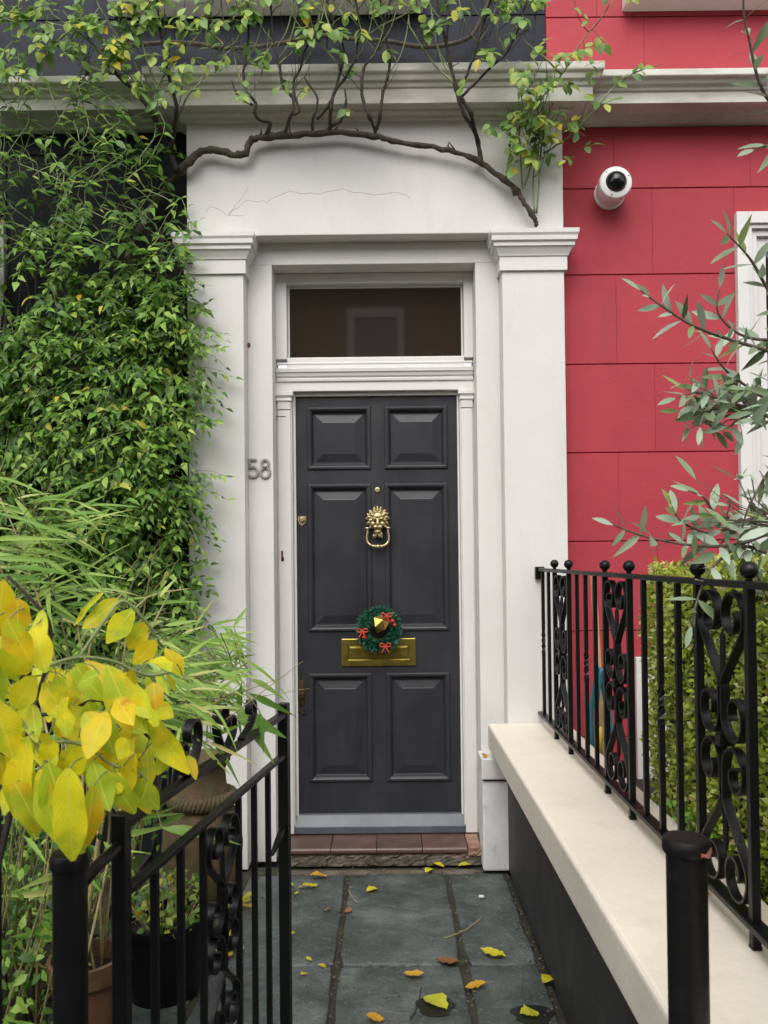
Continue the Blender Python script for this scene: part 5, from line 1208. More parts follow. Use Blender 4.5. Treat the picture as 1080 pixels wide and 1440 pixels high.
 ((-0.715, 2.448, 1.149),(-0.569, 2.415, 1.22),0.018),
 ((-0.556, 2.006, 1.032),(-0.495, 2.021, 0.925),0.014),
 ((-0.703, 2.459, 1.122),(-0.59, 2.489, 1.146),0.016),
 ((-0.683, 2.309, 0.95),(-0.606, 2.295, 0.889),0.015),
 ((-0.667, 2.047, 1.1),(-0.59, 2.008, 1.017),0.011),
 ((-0.54, 2.192, 1.148),(-0.438, 2.215, 1.107),0.013),
 ((-0.66, 2.091, 1.178),(-0.546, 2.024, 1.132),0.012),
 ((-0.484, 2.239, 1.075),(-0.404, 2.284, 1.139),0.011),
 ((-0.611, 2.069, 1.027),(-0.592, 2.09, 0.903),0.009),
 ((-0.966, 2.284, 1.368),(-0.873, 2.279, 1.402),0.014),
 ((-0.853, 2.252, 1.319),(-0.716, 2.209, 1.247),0.010),
 ((-1.1, 2.489, 1.288),(-0.931, 2.414, 1.393),0.017),
 ((-0.862, 2.302, 1.536),(-0.811, 2.331, 1.362),0.014),
 ((-1.211, 2.27, 1.565),(-1.023, 2.276, 1.551),0.018),
 ((-1.09, 2.493, 1.322),(-0.967, 2.495, 1.414),0.018),
 ((-1.139, 2.372, 1.409),(-1.029, 2.347, 1.437),0.012),
 ((-1.266, 2.5, 1.323),(-1.065, 2.519, 1.309),0.014),
 ((-1.151, 2.327, 1.437),(-1.022, 2.327, 1.42),0.017),
 ((-1.135, 2.275, 1.566),(-1.046, 2.273, 1.549),0.012),
 ((-1.094, 2.038, 1.532),(-1.017, 2.031, 1.555),0.015),
 ((-0.891, 2.169, 1.561),(-0.745, 2.183, 1.639),0.013),
 ((-1.08, 2.154, 1.237),(-0.982, 2.117, 1.314),0.011),
 ((-1.06, 2.147, 1.271),(-0.872, 2.072, 1.23),0.015),
 ((-1.066, 2.222, 1.178),(-1.023, 2.247, 1.241),0.016),
 ((-1.091, 2.181, 1.383),(-0.959, 2.108, 1.374),0.012),
 ((-1.072, 2.315, 1.443),(-0.925, 2.268, 1.379),0.013),
 ((-1.264, 2.431, 1.468),(-1.203, 2.471, 1.367),0.015),
 ((-1.007, 2.181, 1.411),(-0.955, 2.218, 1.501),0.015),
 ((-1.127, 2.111, 1.55),(-1.051, 2.082, 1.6),0.012),
 ((-1.066, 2.412, 1.258),(-0.994, 2.392, 1.361),0.012),
 ((-0.899, 2.031, 1.485),(-0.77, 1.972, 1.461),0.015),
 ((-0.861, 2.197, 1.536),(-0.755, 2.132, 1.493),0.012),
 ((-0.997, 2.29, 1.24),(-0.862, 2.316, 1.34),0.012),
 ((-0.92, 2.267, 1.507),(-0.781, 2.288, 1.497),0.014),
 ((-0.908, 2.314, 1.533),(-0.821, 2.346, 1.59),0.018),
 ((-0.783, 2.037, 1.479),(-0.651, 2.054, 1.543),0.013),
 ((-1.014, 2.196, 1.256),(-0.856, 2.153, 1.159),0.010),
 ((-0.862, 2.251, 1.266),(-0.717, 2.193, 1.315),0.013),
 ((-0.949, 2.095, 1.54),(-0.793, 2.076, 1.59),0.012),
 ((-0.988, 2.285, 1.449),(-0.921, 2.306, 1.412),0.018),
 ((-1.163, 2.362, 1.169),(-1.019, 2.34, 1.102),0.010),
 ((-1.103, 2.089, 1.465),(-0.963, 2.022, 1.592),0.015),
 ((-1.032, 2.327, 1.551),(-0.903, 2.369, 1.628),0.014),
 ((-1.247, 2.374, 1.374),(-1.107, 2.407, 1.415),0.019),
 ((-0.831, 2.226, 1.545),(-0.683, 2.228, 1.548),0.014),
 ((-0.928, 2.314, 1.409),(-0.794, 2.346, 1.301),0.013),
 ((-1.189, 2.321, 1.155),(-0.982, 2.265, 1.095),0.010),
 ((-0.77, 2.029, 1.366),(-0.664, 1.978, 1.284),0.011),
 ((-1.16, 2.321, 1.227),(-1.024, 2.302, 1.178),0.015),
 ((-1.065, 2.253, 1.256),(-0.921, 2.267, 1.272),0.010),
 ((-0.794, 2.087, 1.236),(-0.674, 2.036, 1.261),0.016),
 ((-0.871, 2.083, 1.263),(-0.743, 2.064, 1.219),0.017),
 ((-1.089, 2.372, 1.186),(-0.981, 2.364, 1.184),0.018),
 ((-0.827, 2.057, 1.435),(-0.744, 2.09, 1.472),0.015),
 ((-0.917, 2.061, 1.54),(-0.746, 2.001, 1.58),0.014),
 ((-0.85, 2.192, 1.305),(-0.674, 2.149, 1.345),0.015),
 ((-1.202, 2.292, 1.25),(-1.086, 2.265, 1.28),0.017),
 ((-1.04, 2.194, 1.394),(-0.846, 2.128, 1.432),0.014),
 ((-1.027, 2.444, 1.141),(-0.945, 2.465, 1.076),0.016),
 ((-0.91, 2.053, 1.478),(-0.762, 1.996, 1.441),0.009),
 ((-1.03, 2.123, 1.351),(-0.943, 2.123, 1.266),0.011),
 ((-1.044, 2.387, 1.235),(-0.895, 2.367, 1.324),0.013),
 ((-1.084, 2.02, 1.468),(-0.942, 1.974, 1.419),0.009),
 ((-1.051, 2.43, 1.339),(-0.94, 2.376, 1.425),0.019),
 ((-0.787, 2.096, 1.45),(-0.722, 2.027, 1.516),0.015),
 ((-1.119, 2.122, 1.281),(-1.06, 2.166, 1.311),0.015),
 ((-1.094, 2.417, 1.286),(-1.027, 2.435, 1.388),0.014),
 ((-0.991, 2.325, 1.218),(-0.908, 2.279, 1.142),0.013),
 ((-0.929, 2.302, 1.306),(-0.807, 2.34, 1.272),0.014),
 ((-1.004, 2.004, 1.424),(-0.879, 1.964, 1.462),0.014),
 ((-1.178, 2.455, 1.162),(-0.966, 2.416, 1.16),0.012),
 ((-0.782, 2.05, 1.318),(-0.694, 2.047, 1.312),0.013),
 ((-1.14, 2.424, 1.54),(-0.967, 2.349, 1.449),0.013),
 ((-0.805, 2.03, 1.508),(-0.709, 2.034, 1.529),0.015),
 ((-1.101, 2.279, 1.286),(-1.004, 2.248, 1.435),0.018),
 ((-0.935, 2.261, 1.171),(-0.829, 2.298, 1.116),0.016),
 ((-1.135, 2.167, 1.199),(-0.986, 2.091, 1.24),0.010),
 ((-1.231, 2.312, 1.185),(-1.053, 2.338, 1.198),0.012),
 ((-1.029, 2.168, 1.44),(-0.839, 2.129, 1.453),0.015),
 ((-0.886, 2.231, 1.251),(-0.763, 2.22, 1.211),0.017),
 ((-0.969, 2.038, 1.325),(-0.82, 1.969, 1.4),0.013),
 ((-0.814, 2.205, 1.507),(-0.717, 2.131, 1.545),0.011),
 ((-1.073, 2.027, 1.535),(-0.978, 2.072, 1.583),0.012),
 ((-1.083, 2.239, 1.492),(-0.968, 2.27, 1.37),0.017),
 ((-1.053, 2.11, 1.319),(-1.009, 2.099, 1.409),0.016),
 ((-0.995, 2.271, 1.319),(-0.861, 2.191, 1.238),0.016),
 ((-0.828, 2.046, 1.528),(-0.732, 2.015, 1.482),0.014),
 ((-1.01, 2.154, 1.283),(-0.844, 2.099, 1.242),0.011),
 ((-1.007, 2.239, 1.216),(-0.898, 2.285, 1.161),0.017),
 ((-1.038, 2.001, 1.219),(-0.939, 2.041, 1.265),0.012),
 ((-1.201, 2.473, 1.55),(-1.044, 2.426, 1.542),0.013),
 ((-1.108, 2.094, 1.457),(-1.027, 2.131, 1.405),0.011),
 ((-1.107, 2.288, 1.221),(-0.928, 2.297, 1.219),0.014),
 ((-1.221, 2.465, 1.152),(-1.073, 2.411, 1.072),0.015),
 ((-0.876, 2.008, 1.523),(-0.786, 1.989, 1.521),0.013),
 ((-1.13, 2.358, 1.561),(-1.015, 2.392, 1.518),0.014),
 ((-0.947, 2.161, 1.214),(-0.852, 2.092, 1.275),0.015),
 ((-1.07, 2.334, 1.296),(-0.915, 2.31, 1.296),0.012),
 ((-1.168, 2.283, 1.189),(-1.19, 2.305, 1.051),0.013),
 ((-0.891, 2.189, 1.488),(-0.738, 2.166, 1.506),0.012),
 ((-1.243, 2.365, 1.267),(-1.098, 2.329, 1.337),0.018),
 ((-1.002, 2.434, 1.162),(-0.831, 2.397, 1.067),0.012),
 ((-0.926, 2.385, 1.513),(-0.76, 2.435, 1.569),0.011),
 ((-0.825, 2.119, 1.392),(-0.742, 2.059, 1.315),0.011),
 ((-0.962, 2.449, 1.244),(-0.78, 2.454, 1.27),0.013),
 ((-0.908, 2.098, 1.551),(-0.843, 2.118, 1.461),0.012),
 ((-0.863, 2.003, 1.401),(-0.746, 1.985, 1.337),0.015),
 ((-0.985, 2.033, 1.212),(-0.827, 1.972, 1.256),0.015),
 ((-0.939, 2.332, 1.479),(-0.793, 2.302, 1.521),0.017),
 ((-1.013, 2.416, 1.497),(-0.834, 2.347, 1.426),0.014),
 ((-0.912, 2.103, 1.506),(-0.782, 2.026, 1.598),0.011),
 ((-0.864, 2.102, 1.54),(-0.74, 2.078, 1.481),0.015),
 ((-1.193, 2.238, 1.168),(-1.056, 2.274, 1.114),0.016),
 ((-0.776, 2.026, 1.19),(-0.671, 1.961, 1.308),0.014),
 ((-1.024, 2.02, 1.353),(-0.873, 2.043, 1.362),0.016),
 ((-0.867, 2.09, 1.285),(-0.782, 2.137, 1.308),0.013),
 ((-1.047, 2.252, 1.194),(-0.952, 2.237, 1.269),0.015),
 ((-1.015, 2.151, 1.359),(-0.887, 2.177, 1.322),0.017),
 ((-1.124, 2.225, 1.485),(-1.031, 2.223, 1.494),0.011),
 ((-1.229, 2.293, 1.423),(-1.052, 2.228, 1.315),0.012),
 ((-0.875, 2.071, 1.292),(-0.791, 2.053, 1.239),0.015),
 ((-1.068, 2.302, 1.572),(-0.98, 2.335, 1.601),0.012),
 ((-0.83, 2.15, 1.55),(-0.726, 2.134, 1.506),0.009),
 ((-1.138, 2.119, 1.429),(-0.975, 2.083, 1.463),0.013),
 ((-0.888, 2.373, 1.188),(-0.753, 2.316, 1.247),0.011),
 ((-0.967, 2.25, 1.286),(-0.828, 2.253, 1.347),0.014),
 ((-1.052, 2.216, 1.464),(-0.954, 2.255, 1.381),0.017),
 ((-0.847, 2.294, 1.56),(-0.728, 2.332, 1.524),0.014),
 ((-0.939, 2.412, 1.338),(-0.774, 2.396, 1.46),0.011),
 ((-0.954, 2.026, 1.288),(-0.856, 1.955, 1.423),0.009),
 ((-0.791, 2.049, 1.358),(-0.654, 2.017, 1.352),0.013),
 ((-1.002, 2.345, 1.48),(-0.863, 2.359, 1.537),0.011),
 ((-0.969, 2.201, 1.268),(-0.912, 2.203, 1.321),0.010),
 ((-1.003, 2.145, 1.376),(-0.888, 2.073, 1.484),0.012),
 ((-1.146, 2.345, 1.45),(-1.121, 2.326, 1.554),0.017),
 ((-0.944, 2.029, 1.334),(-0.819, 2.06, 1.347),0.015),
 ((-1.049, 2.382, 1.396),(-0.917, 2.328, 1.432),0.016),
 ((-0.947, 2.396, 1.537),(-0.891, 2.433, 1.396),0.012),
 ((-0.499, 1.614, 1.125),(-0.438, 1.638, 1.088),0.012),
 ((-0.381, 1.728, 1.127),(-0.291, 1.744, 1.099),0.012),
 ((-0.511, 1.695, 1.082),(-0.446, 1.733, 1.066),0.009),
 ((-0.467, 1.621, 1.104),(-0.369, 1.599, 1.08),0.012),
 ((-0.445, 1.731, 1.057),(-0.373, 1.673, 1.051),0.011),
 ((-0.449, 1.575, 1.07),(-0.349, 1.601, 1.028),0.012),
 ((-0.434, 1.704, 1.026),(-0.341, 1.676, 0.984),0.011),
 ((-0.482, 1.766, 1.005),(-0.398, 1.695, 1.003),0.011),
 ((-0.416, 1.767, 1.124),(-0.365, 1.792, 1.019),0.010),
 ((-0.478, 1.848, 1.156),(-0.389, 1.781, 1.142),0.012),
 ((-0.443, 1.566, 1.103),(-0.372, 1.608, 1.066),0.008),
 ((-0.442, 1.71, 1.155),(-0.396, 1.757, 1.078),0.009),
 ((-0.5, 1.742, 1.056),(-0.374, 1.697, 1.023),0.013),
 ((-0.361, 1.648, 1.101),(-0.298, 1.608, 1.178),0.011),
 ((-0.497, 1.634, 1.056),(-0.46, 1.677, 1.103),0.010),
 ((-0.441, 1.569, 1.178),(-0.353, 1.559, 1.225),0.010),
 ((-0.495, 1.774, 1.069),(-0.432, 1.791, 0.958),0.013),
 ((-0.489, 1.601, 1.194),(-0.387, 1.546, 1.143),0.013),
 ((-0.474, 1.643, 1.15),(-0.36, 1.643, 1.132),0.013),
 ((-0.448, 1.728, 1.022),(-0.359, 1.683, 1.028),0.010),
 ((-0.398, 1.832, 1.139),(-0.322, 1.834, 1.118),0.015),
 ((-0.478, 1.673, 1.138),(-0.406, 1.633, 1.121),0.013),
 ((-0.426, 1.8, 1.115),(-0.356, 1.756, 1.156),0.011),
 ((-0.368, 1.628, 1.022),(-0.258, 1.6, 0.981),0.010),
 ((-0.458, 1.628, 1.179),(-0.389, 1.605, 1.186),0.013),
 ((-0.505, 1.833, 1.082),(-0.388, 1.811, 1.068),0.015),
 ((-0.458, 1.669, 1.033),(-0.377, 1.649, 0.997),0.009),
 ((-0.391, 1.786, 1.122),(-0.277, 1.814, 1.158),0.015),
 ((-0.354, 1.573, 1.112),(-0.267, 1.497, 1.056),0.009),
 ((-0.441, 1.826, 1.149),(-0.352, 1.835, 1.162),0.010),
 ((-0.392, 1.689, 1.005),(-0.334, 1.653, 0.947),0.011),
 ((-0.48, 1.708, 1.048),(-0.39, 1.652, 1.045),0.015),
 ((-0.536, 1.79, 1.116),(-0.428, 1.725, 1.058),0.012),
 ((-0.518, 1.738, 1.068),(-0.466, 1.686, 1.026),0.011),
 ((-0.436, 1.761, 1.09),(-0.347, 1.786, 1.042),0.010),
 ((-0.494, 1.795, 1.059),(-0.403, 1.827, 1.068),0.011),
 ((-0.413, 1.623, 1.113),(-0.323, 1.632, 1.053),0.011),
 ((-0.429, 1.837, 1.162),(-0.351, 1.877, 1.121),0.011),
 ((-0.492, 1.793, 1.036),(-0.447, 1.802, 0.982),0.013),
 ((-0.393, 1.566, 1.111),(-0.308, 1.553, 1.052),0.012),
 ((-0.447, 1.792, 1.023),(-0.319, 1.822, 1.031),0.012),
 ((-0.459, 1.755, 1.091),(-0.374, 1.778, 1.094),0.010),
 ((-0.407, 1.577, 1.064),(-0.406, 1.498, 1.003),0.010),
 ((-0.393, 1.624, 1.086),(-0.294, 1.659, 1.099),0.014),
 ((-0.507, 1.716, 1.167),(-0.458, 1.687, 1.11),0.011),
 ((-0.489, 1.584, 1.09),(-0.454, 1.581, 1.002),0.009),
 ((-0.423, 1.611, 1.031),(-0.361, 1.619, 1.024),0.009),
 ((-0.483, 1.578, 1.073),(-0.391, 1.586, 1.03),0.012),
 ((-0.391, 1.566, 1.136),(-0.309, 1.552, 1.146),0.009),
 ((-0.384, 1.746, 1.002),(-0.31, 1.699, 0.926),0.015),
 ((-0.477, 1.701, 1.079),(-0.39, 1.628, 1.085),0.014),
 ((-0.418, 1.69, 1.143),(-0.347, 1.676, 1.108),0.009),
 ((-0.389, 1.731, 1.006),(-0.296, 1.708, 1.045),0.014),
 ((-0.474, 1.795, 1.148),(-0.373, 1.788, 1.174),0.011),
 ((-0.379, 1.611, 1.065),(-0.316, 1.585, 1.063),0.010),
 ((-0.459, 1.695, 1.191),(-0.405, 1.695, 1.156),0.009),
 ((-0.423, 1.698, 1.04),(-0.343, 1.723, 0.994),0.012),
 ((-0.49, 1.628, 1.167),(-0.375, 1.585, 1.145),0.012),
 ((-0.477, 1.81, 1.006),(-0.374, 1.76, 1.013),0.016),
 ((-0.411, 1.622, 1.099),(-0.34, 1.583, 1.086),0.013),
]
CANES=[
 [(-0.739, 2.1, 0.386), (-0.732, 2.14, 0.894), (-0.714, 2.18, 1.271), (-0.628, 2.22, 1.426)],
 [(-0.758, 2.1, 0.386), (-0.722, 2.14, 0.989), (-0.685, 2.18, 1.261), (-0.549, 2.22, 1.311)],
 [(-0.739, 2.1, 0.386), (-0.675, 2.14, 0.875), (-0.61, 2.18, 0.961), (-0.482, 2.22, 1.06), (-0.4, 2.26, 1.113)],
 [(-0.749, 2.1, 0.386), (-0.685, 2.14, 0.818), (-0.59, 2.18, 0.941), (-0.423, 2.22, 1.079), (-0.386, 2.26, 1.103)],
 [(-0.777, 2.1, 0.386), (-0.865, 2.14, 0.99), (-0.976, 2.18, 1.371), (-1.073, 2.22, 1.57)],
 [(-0.795, 2.1, 0.386), (-0.922, 2.14, 0.991), (-1.035, 2.18, 1.333), (-1.152, 2.22, 1.491)],
 [(-0.767, 2.1, 0.386), (-0.827, 2.14, 0.99), (-0.937, 2.18, 1.409), (-1.033, 2.22, 1.609)],
 [(-0.739, 2.1, 0.386), (-0.713, 2.14, 0.932), (-0.657, 2.18, 1.164), (-0.599, 2.22, 1.307)],
 [(-0.777, 2.1, 0.386), (-0.788, 2.14, 0.989), (-0.841, 2.18, 1.214), (-0.797, 2.22, 1.29)],
 [(-0.739, 2.1, 0.386), (-0.656, 2.14, 0.837), (-0.561, 2.18, 0.98), (-0.403, 2.22, 1.019)],
 [(-0.795, 2.1, 0.386), (-0.941, 2.14, 0.896), (-1.094, 2.18, 1.178)],
 [(-0.935, 2.1, 0.185), (-0.924, 2.14, 0.425), (-0.901, 2.18, 0.694), (-0.897, 2.22, 0.975)],
 [(-0.982, 2.1, 0.185), (-0.981, 2.14, 0.369), (-0.95, 2.18, 0.598)],
 [(-0.907, 2.1, 0.222), (-0.867, 2.14, 0.405), (-0.863, 2.18, 0.54)],
 [(-0.767, 2.1, 0.386), (-0.807, 2.14, 1.066), (-0.763, 2.18, 1.252), (-0.717, 2.22, 1.309)],
 [(-0.758, 2.1, 0.386), (-0.712, 2.14, 0.989), (-0.676, 2.18, 1.174), (-0.648, 2.22, 1.407)],
 [(-0.749, 2.1, 0.386), (-0.694, 2.14, 0.875), (-0.648, 2.18, 0.98), (-0.551, 2.22, 1.05)],
]
OLIVE=[
 [(0.964, 1.83, 1.813), (0.89, 1.81, 1.846), (0.793, 1.79, 1.869), (0.713, 1.77, 1.889), (0.659, 1.75, 1.907), (0.605, 1.73, 1.933), (0.553, 1.71, 1.961)],
 [(0.988, 1.88, 1.673), (0.912, 1.86, 1.704), (0.837, 1.84, 1.726), (0.763, 1.82, 1.747), (0.707, 1.8, 1.757), (0.651, 1.78, 1.741)],
 [(0.997, 1.93, 1.715), (0.886, 1.91, 1.781), (0.81, 1.89, 1.829), (0.769, 1.87, 1.875)],
 [(0.971, 1.88, 1.69), (0.862, 1.86, 1.721), (0.787, 1.84, 1.726), (0.73, 1.82, 1.715), (0.713, 1.8, 1.679)],
 [(0.976, 1.88, 1.942), (0.909, 1.86, 1.996), (0.859, 1.84, 2.061), (0.826, 1.82, 2.086), (0.78, 1.8, 2.118)],
 [(0.931, 1.78, 1.451), (0.779, 1.76, 1.413), (0.693, 1.74, 1.409), (0.609, 1.72, 1.419), (0.542, 1.7, 1.434), (0.479, 1.68, 1.455)],
 [(0.941, 1.83, 1.421), (0.835, 1.81, 1.462), (0.746, 1.79, 1.478), (0.707, 1.77, 1.517), (0.665, 1.75, 1.531)],
 [(0.944, 1.83, 1.617), (0.877, 1.81, 1.582), (0.835, 1.79, 1.533), (0.801, 1.77, 1.484), (0.775, 1.75, 1.421)],
 [(0.895, 1.68, 2.292), (0.818, 1.66, 2.335), (0.781, 1.64, 2.376), (0.757, 1.62, 2.434), (0.735, 1.6, 2.49), (0.734, 1.58, 2.555)],
 [(0.985, 1.88, 1.522), (0.891, 1.86, 1.488), (0.816, 1.84, 1.463), (0.742, 1.82, 1.439), (0.67, 1.8, 1.463), (0.639, 1.78, 1.499)],
 [(0.811, 1.76, 1.405), (0.723, 1.74, 1.375), (0.676, 1.72, 1.314), (0.647, 1.7, 1.24)],
 [(1.019, 1.93, 1.922), (0.923, 1.91, 1.904), (0.846, 1.89, 1.913), (0.787, 1.87, 1.958), (0.783, 1.85, 2.01)],
 [(0.894, 1.68, 2.239), (0.817, 1.66, 2.245), (0.77, 1.64, 2.227)],
 [(0.92, 1.83, 1.193), (0.871, 1.81, 1.26), (0.846, 1.79, 1.31), (0.814, 1.77, 1.358)],
]
FALL=[(-0.073, 3.359), (-0.307, 3.499), (-0.334, 3.394), (-0.431, 3.418), (-0.413, 3.23), (-0.375, 2.947), (0.338, 3.611), (0.176, 3.558), (0.224, 3.613), (-0.08, 3.629), (0.358, 2.803), (0.079, 2.671), (0.275, 2.593), (0.139, 2.498), (0.515, 2.637), (0.42, 2.436), (-0.046, 2.421), (0.198, 2.752), (0.502, 3.59), (-0.161, 3.16)]
# ================================================================== PLANTS
rg = random.Random(77)
def rv(s): return Vector((rg.uniform(-s,s), rg.uniform(-s,s), rg.uniform(-s,s)))

# ---- dense green climber on the black wall
cl = thing('climbing_jasmine', (-1.35,3.62,0), 'dense dark green jasmine climber covering the black wall', 'climber')
cm = leaf_meshes('climber_leaf', LEAF_CLIMB, [(4,OVAL,.25,.25,.02),(4,LANCE,.3,.35,.02),(4,OVAL,.1,.1,.03),(4,LANCE,.35,.55,.02)])
leaves = []; twigs = MB()
def spray(p, ax, n, l0, l1):
    ax = Vector(ax).normalized(); side = ax.cross(Vector((0,-.5,1))).normalized(); L = n*.026
    pts = [Vector(p)+ax*(L*k/4)+Vector((0,0,-.10*L*(k/4)**2*4)) for k in range(5)]
    twigs.tube(pts, [.0016,.0014,.0012,.001,.0007], 3, False)
    for i in range(n):
        t = (i+1)/n; q = pts[0].lerp(pts[-1], t)+Vector((0,0,.1*L*t*(1-t)))
        s = (1 if i%2 else -1)
        d = (ax*rg.uniform(.35,.7)+side*s*rg.uniform(.6,1)+Vector((0,rg.uniform(-.25,.1),rg.uniform(-.55,.05)))).normalized() if i < n-1 else ax
        l = rg.uniform(l0,l1)*(1-.25*t)
        leaves.append((leaf_matrix(q, d, Vector((rg.uniform(-.5,.5),rg.uniform(-.9,-.15),rg.uniform(.3,1))), l, l*rg.uniform(.42,.58)), rg.choice((0,1,1,3,3))))
def dens(x, z):
    if z > 3.05: d = .06
    elif z > 2.80: d = .18+.35*(math.sin(x*9+1)*.5+.5)
    elif z > 2.55: d = .72
    else: d = 1.0
    if ((x+1.62)/.16)**2+((z-2.66)/.20)**2 < 1: d *= .12
    if ((x+1.16)/.22)**2+((z-3.0)/.24)**2 < 1: d *= .25
    if z < 1.0: d *= .5
    return d
cnt = 0
while cnt < 2600:
    x = rg.uniform(-2.25,-.885); z = rg.uniform(.75,3.32)
    if rg.random() > dens(x,z): continue
    cnt += 1
    bulge = .12+.20*max(0,1-abs(z-1.9)/1.3)+.06*math.sin(x*7+z*5)
    y = 3.70-bulge*rg.random()**.6
    if x > -.93: y = min(y, 3.66)
    spray((x,y,z), (rg.gauss(0,.6), -rg.uniform(.25,1), rg.gauss(-.25,.45)), rg.randint(4,8), *rg.choice(((.024,.044),(.032,.056),(.042,.068),(.05,.08))))
for (x,z,n) in ((-.86,2.60,6),(-.86,2.50,8),(-.85,2.42,9),(-.87,2.33,9),(-.86,2.22,8),(-.86,2.12,7),(-.87,2.03,6),(-.86,1.74,9),(-.85,1.68,8),(-.87,1.62,7),(-.87,1.36,6),(-.86,1.28,5),(-.88,2.92,4),(-.87,2.75,4)):
    for k in range(5): spray((x-rg.uniform(0,.06),3.56+rg.uniform(-.06,.02),z+rg.uniform(-.05,.05)), (rg.uniform(.3,1),-rg.uniform(.05,.5),rg.uniform(-.7,.5)), max(3,n-rg.randint(0,4)), .030, .056)
for i in range(40):           # long loose strings hanging over the cornice and the black wall
    x = rg.uniform(-1.75,-.93); z0 = rg.uniform(3.25,3.75); L = rg.uniform(.35,.95)
    y0 = 3.40 if z0 > 3.36 else 3.55
    pts = [Vector((x+.05*math.sin(k*.9+i)+.02*k*rg.uniform(-1,1), y0+.012*k*rg.uniform(-1,1), z0-L*k/8)) for k in range(9)]
    twigs.tube(spline(pts,2), .0018, 4, False)
    for p in spline(pts,2):
        for s in (-1,1):
            if rg.random() < .4: continue
            l = rg.uniform(.026,.058)
            leaves.append((leaf_matrix(p, Vector((s*rg.uniform(.5,1),rg.uniform(-.5,.1),rg.uniform(-.7,.3))), Vector((rg.uniform(-.5,.5),-.7,.7)), l, l*.5), rg.randrange(4)))
stems = MB()
for i in range(16):
    x = rg.uniform(-1.8,-.95); pts = [Vector((x+.06*math.sin(k*.8+i), 3.68-.03*rg.random(), .05+k*.36)) for k in range(9)]
    stems.tube(spline(pts,3), .006, 5)
stems.build('stem', DARKBARK, cl, smooth='all')
twigs.build('twigs', GREENSTEM, cl, kind='stuff')
foliage(cl, leaves, cm, 300)
yl = bpy.data.objects.new('leaf', leaf_meshes('yellow_leaf', LEAF_FALLEN, [(5,OVAL,.2,.1,.02)])[0][0]); COL.objects.link(yl); yl.parent = cl
yl.matrix_local = Matrix.Translation(-ORI[cl.name]) @ leaf_matrix((-1.175,3.38,2.045), (1,0,-.05), (0,-.8,.5), .092, .034); yl['label'] = 'single yellow leaf caught in the green climber'

# ---- climbing rose trained over the doorway
rose = thing('climbing_rose', (-1.2,3.62,0), 'gnarled climbing rose with thorny stems trained across above the door', 'rose')
P = spline(ROSE_MAIN, 5); n = len(P)
rr_ = [lerp(.021,.0105,min(1,i/(n*.8)))*(1+.10*math.sin(i*1.7)+rg.uniform(-.12,.14)) for i in range(n)]
for i in range(int(n*.8), n): rr_[i] = lerp(.0125,.009,(i-n*.8)/(n*.2))
for pts in ROSE_SHOOTS.values():          # knuckles where the spurs leave the branch
    k_ = min(range(n), key=lambda j: (P[j]-Vector(pts[0])).length)
    if (P[k_]-Vector(pts[0])).length < .06: rr_[k_] *= 1.35; rr_[max(0,k_-1)] *= 1.12
MB().tube([p+rv(.004) for p in P], rr_, 9).build('trunk', BARK, rose, smooth='all')
rl_ = []; rm = leaf_meshes('rose_leaf', LEAF_ROSE, [(4,OVAL,.2,.15,.03),(4,OVAL,.3,.35,.03),(4,ELLIP,.15,.2,.04)])
petio = MB()
thick = dict(a=.009,b=.0055,c=.0075,d=.0065,e=.007,f=.0075,g=.008,h=.0075,i=.008,j=.0075,k=.0105,l=.0085,m=.0065,n=.0055,v=.014,w=.010)
count = dict(v=3,w=11,x=15,y=14,z=15,aa=16,ab=14,ac=13,m=6,t=9,q=8,r=9,s=9,p=7,u=4,o=1,b=1,e=1,h=1,a=3,c=2,d=2,f=2,g=2,i=2,j=2,k=2,l=2,n=2,ad=3,ae=3,af=3,ag=2,ah=4,ai=4)
def rose_leaf(p, d):
    d = Vector(d).normalized(); n = rg.choice((3,3,5)); L = rg.uniform(.05,.09)
    end = Vector(p)+d*L+Vector((0,0,-.01)); petio.tube([p, Vector(p).lerp(end,.5)+Vector((0,0,.006)), end], .0012, 3, False)
    side = d.cross(Vector((0,-1,.4))).normalized()
    for k in range(n):
        l = rg.uniform(.034,.060); nr = Vector((rg.uniform(-.6,.6),-rg.uniform(.3,1),rg.uniform(.2,1)))
        if k == 0: q, dd = end, d
        else: q = Vector(p).lerp(end, .55 if k < 3 else .85); dd = side*(1 if k%2 else -1)+d*.5
        rl_.append((leaf_matrix(q, dd+Vector((0,0,-.3)), nr, l, l*rg.uniform(.5,.7)), rg.randrange(3)))
for key, pts in ROSE_SHOOTS.items():
    q = spline(pts, 4); m = len(q); t0 = thick.get(key, .0045)
    rad0 = [max(.0018, lerp(t0, t0*.38, i/m))*(1+rg.uniform(-.1,.1)) for i in range(m)]
    if t0 > .007:
        for i in range(0, m, 4): rad0[i] *= rg.uniform(1.0,1.4)
    MB().tube([p+rv(.002) for p in q], rad0, 7).build('shoot', DARKBARK if t0 > .0046 else GREENSTEM, rose, smooth='all')
    for k in range(count.get(key,3)):
        i = int(rg.uniform(.35,1)*(m-1)); p = q[i]
        rose_leaf(p, (rg.uniform(-1,1), rg.uniform(-.8,.05), rg.uniform(-.6,.7)))
    if len(pts) > 7 and key in 'abcdfgijklmnwxyz':          # thin green side shoots
        for k in range(5):
            i = int(rg.uniform(.4,.95)*(m-1)); p = q[i]; dx = rg.choice((-1,1))
            s_ = [p, p+Vector((dx*.05,-.02,.06)), p+Vector((dx*.08,-.03,.16)), p+Vector((dx*.09,-.03,.26))]
            MB().tube(spline(s_,3), .0024, 5).build('shoot', GREENSTEM, rose, smooth='all')
            for w_ in range(1 if key not in 'wxyz' else 2): rose_leaf(s_[rg.randrange(1,4)], (rg.uniform(-1,1), rg.uniform(-.8,0), rg.uniform(-.5,.7)))
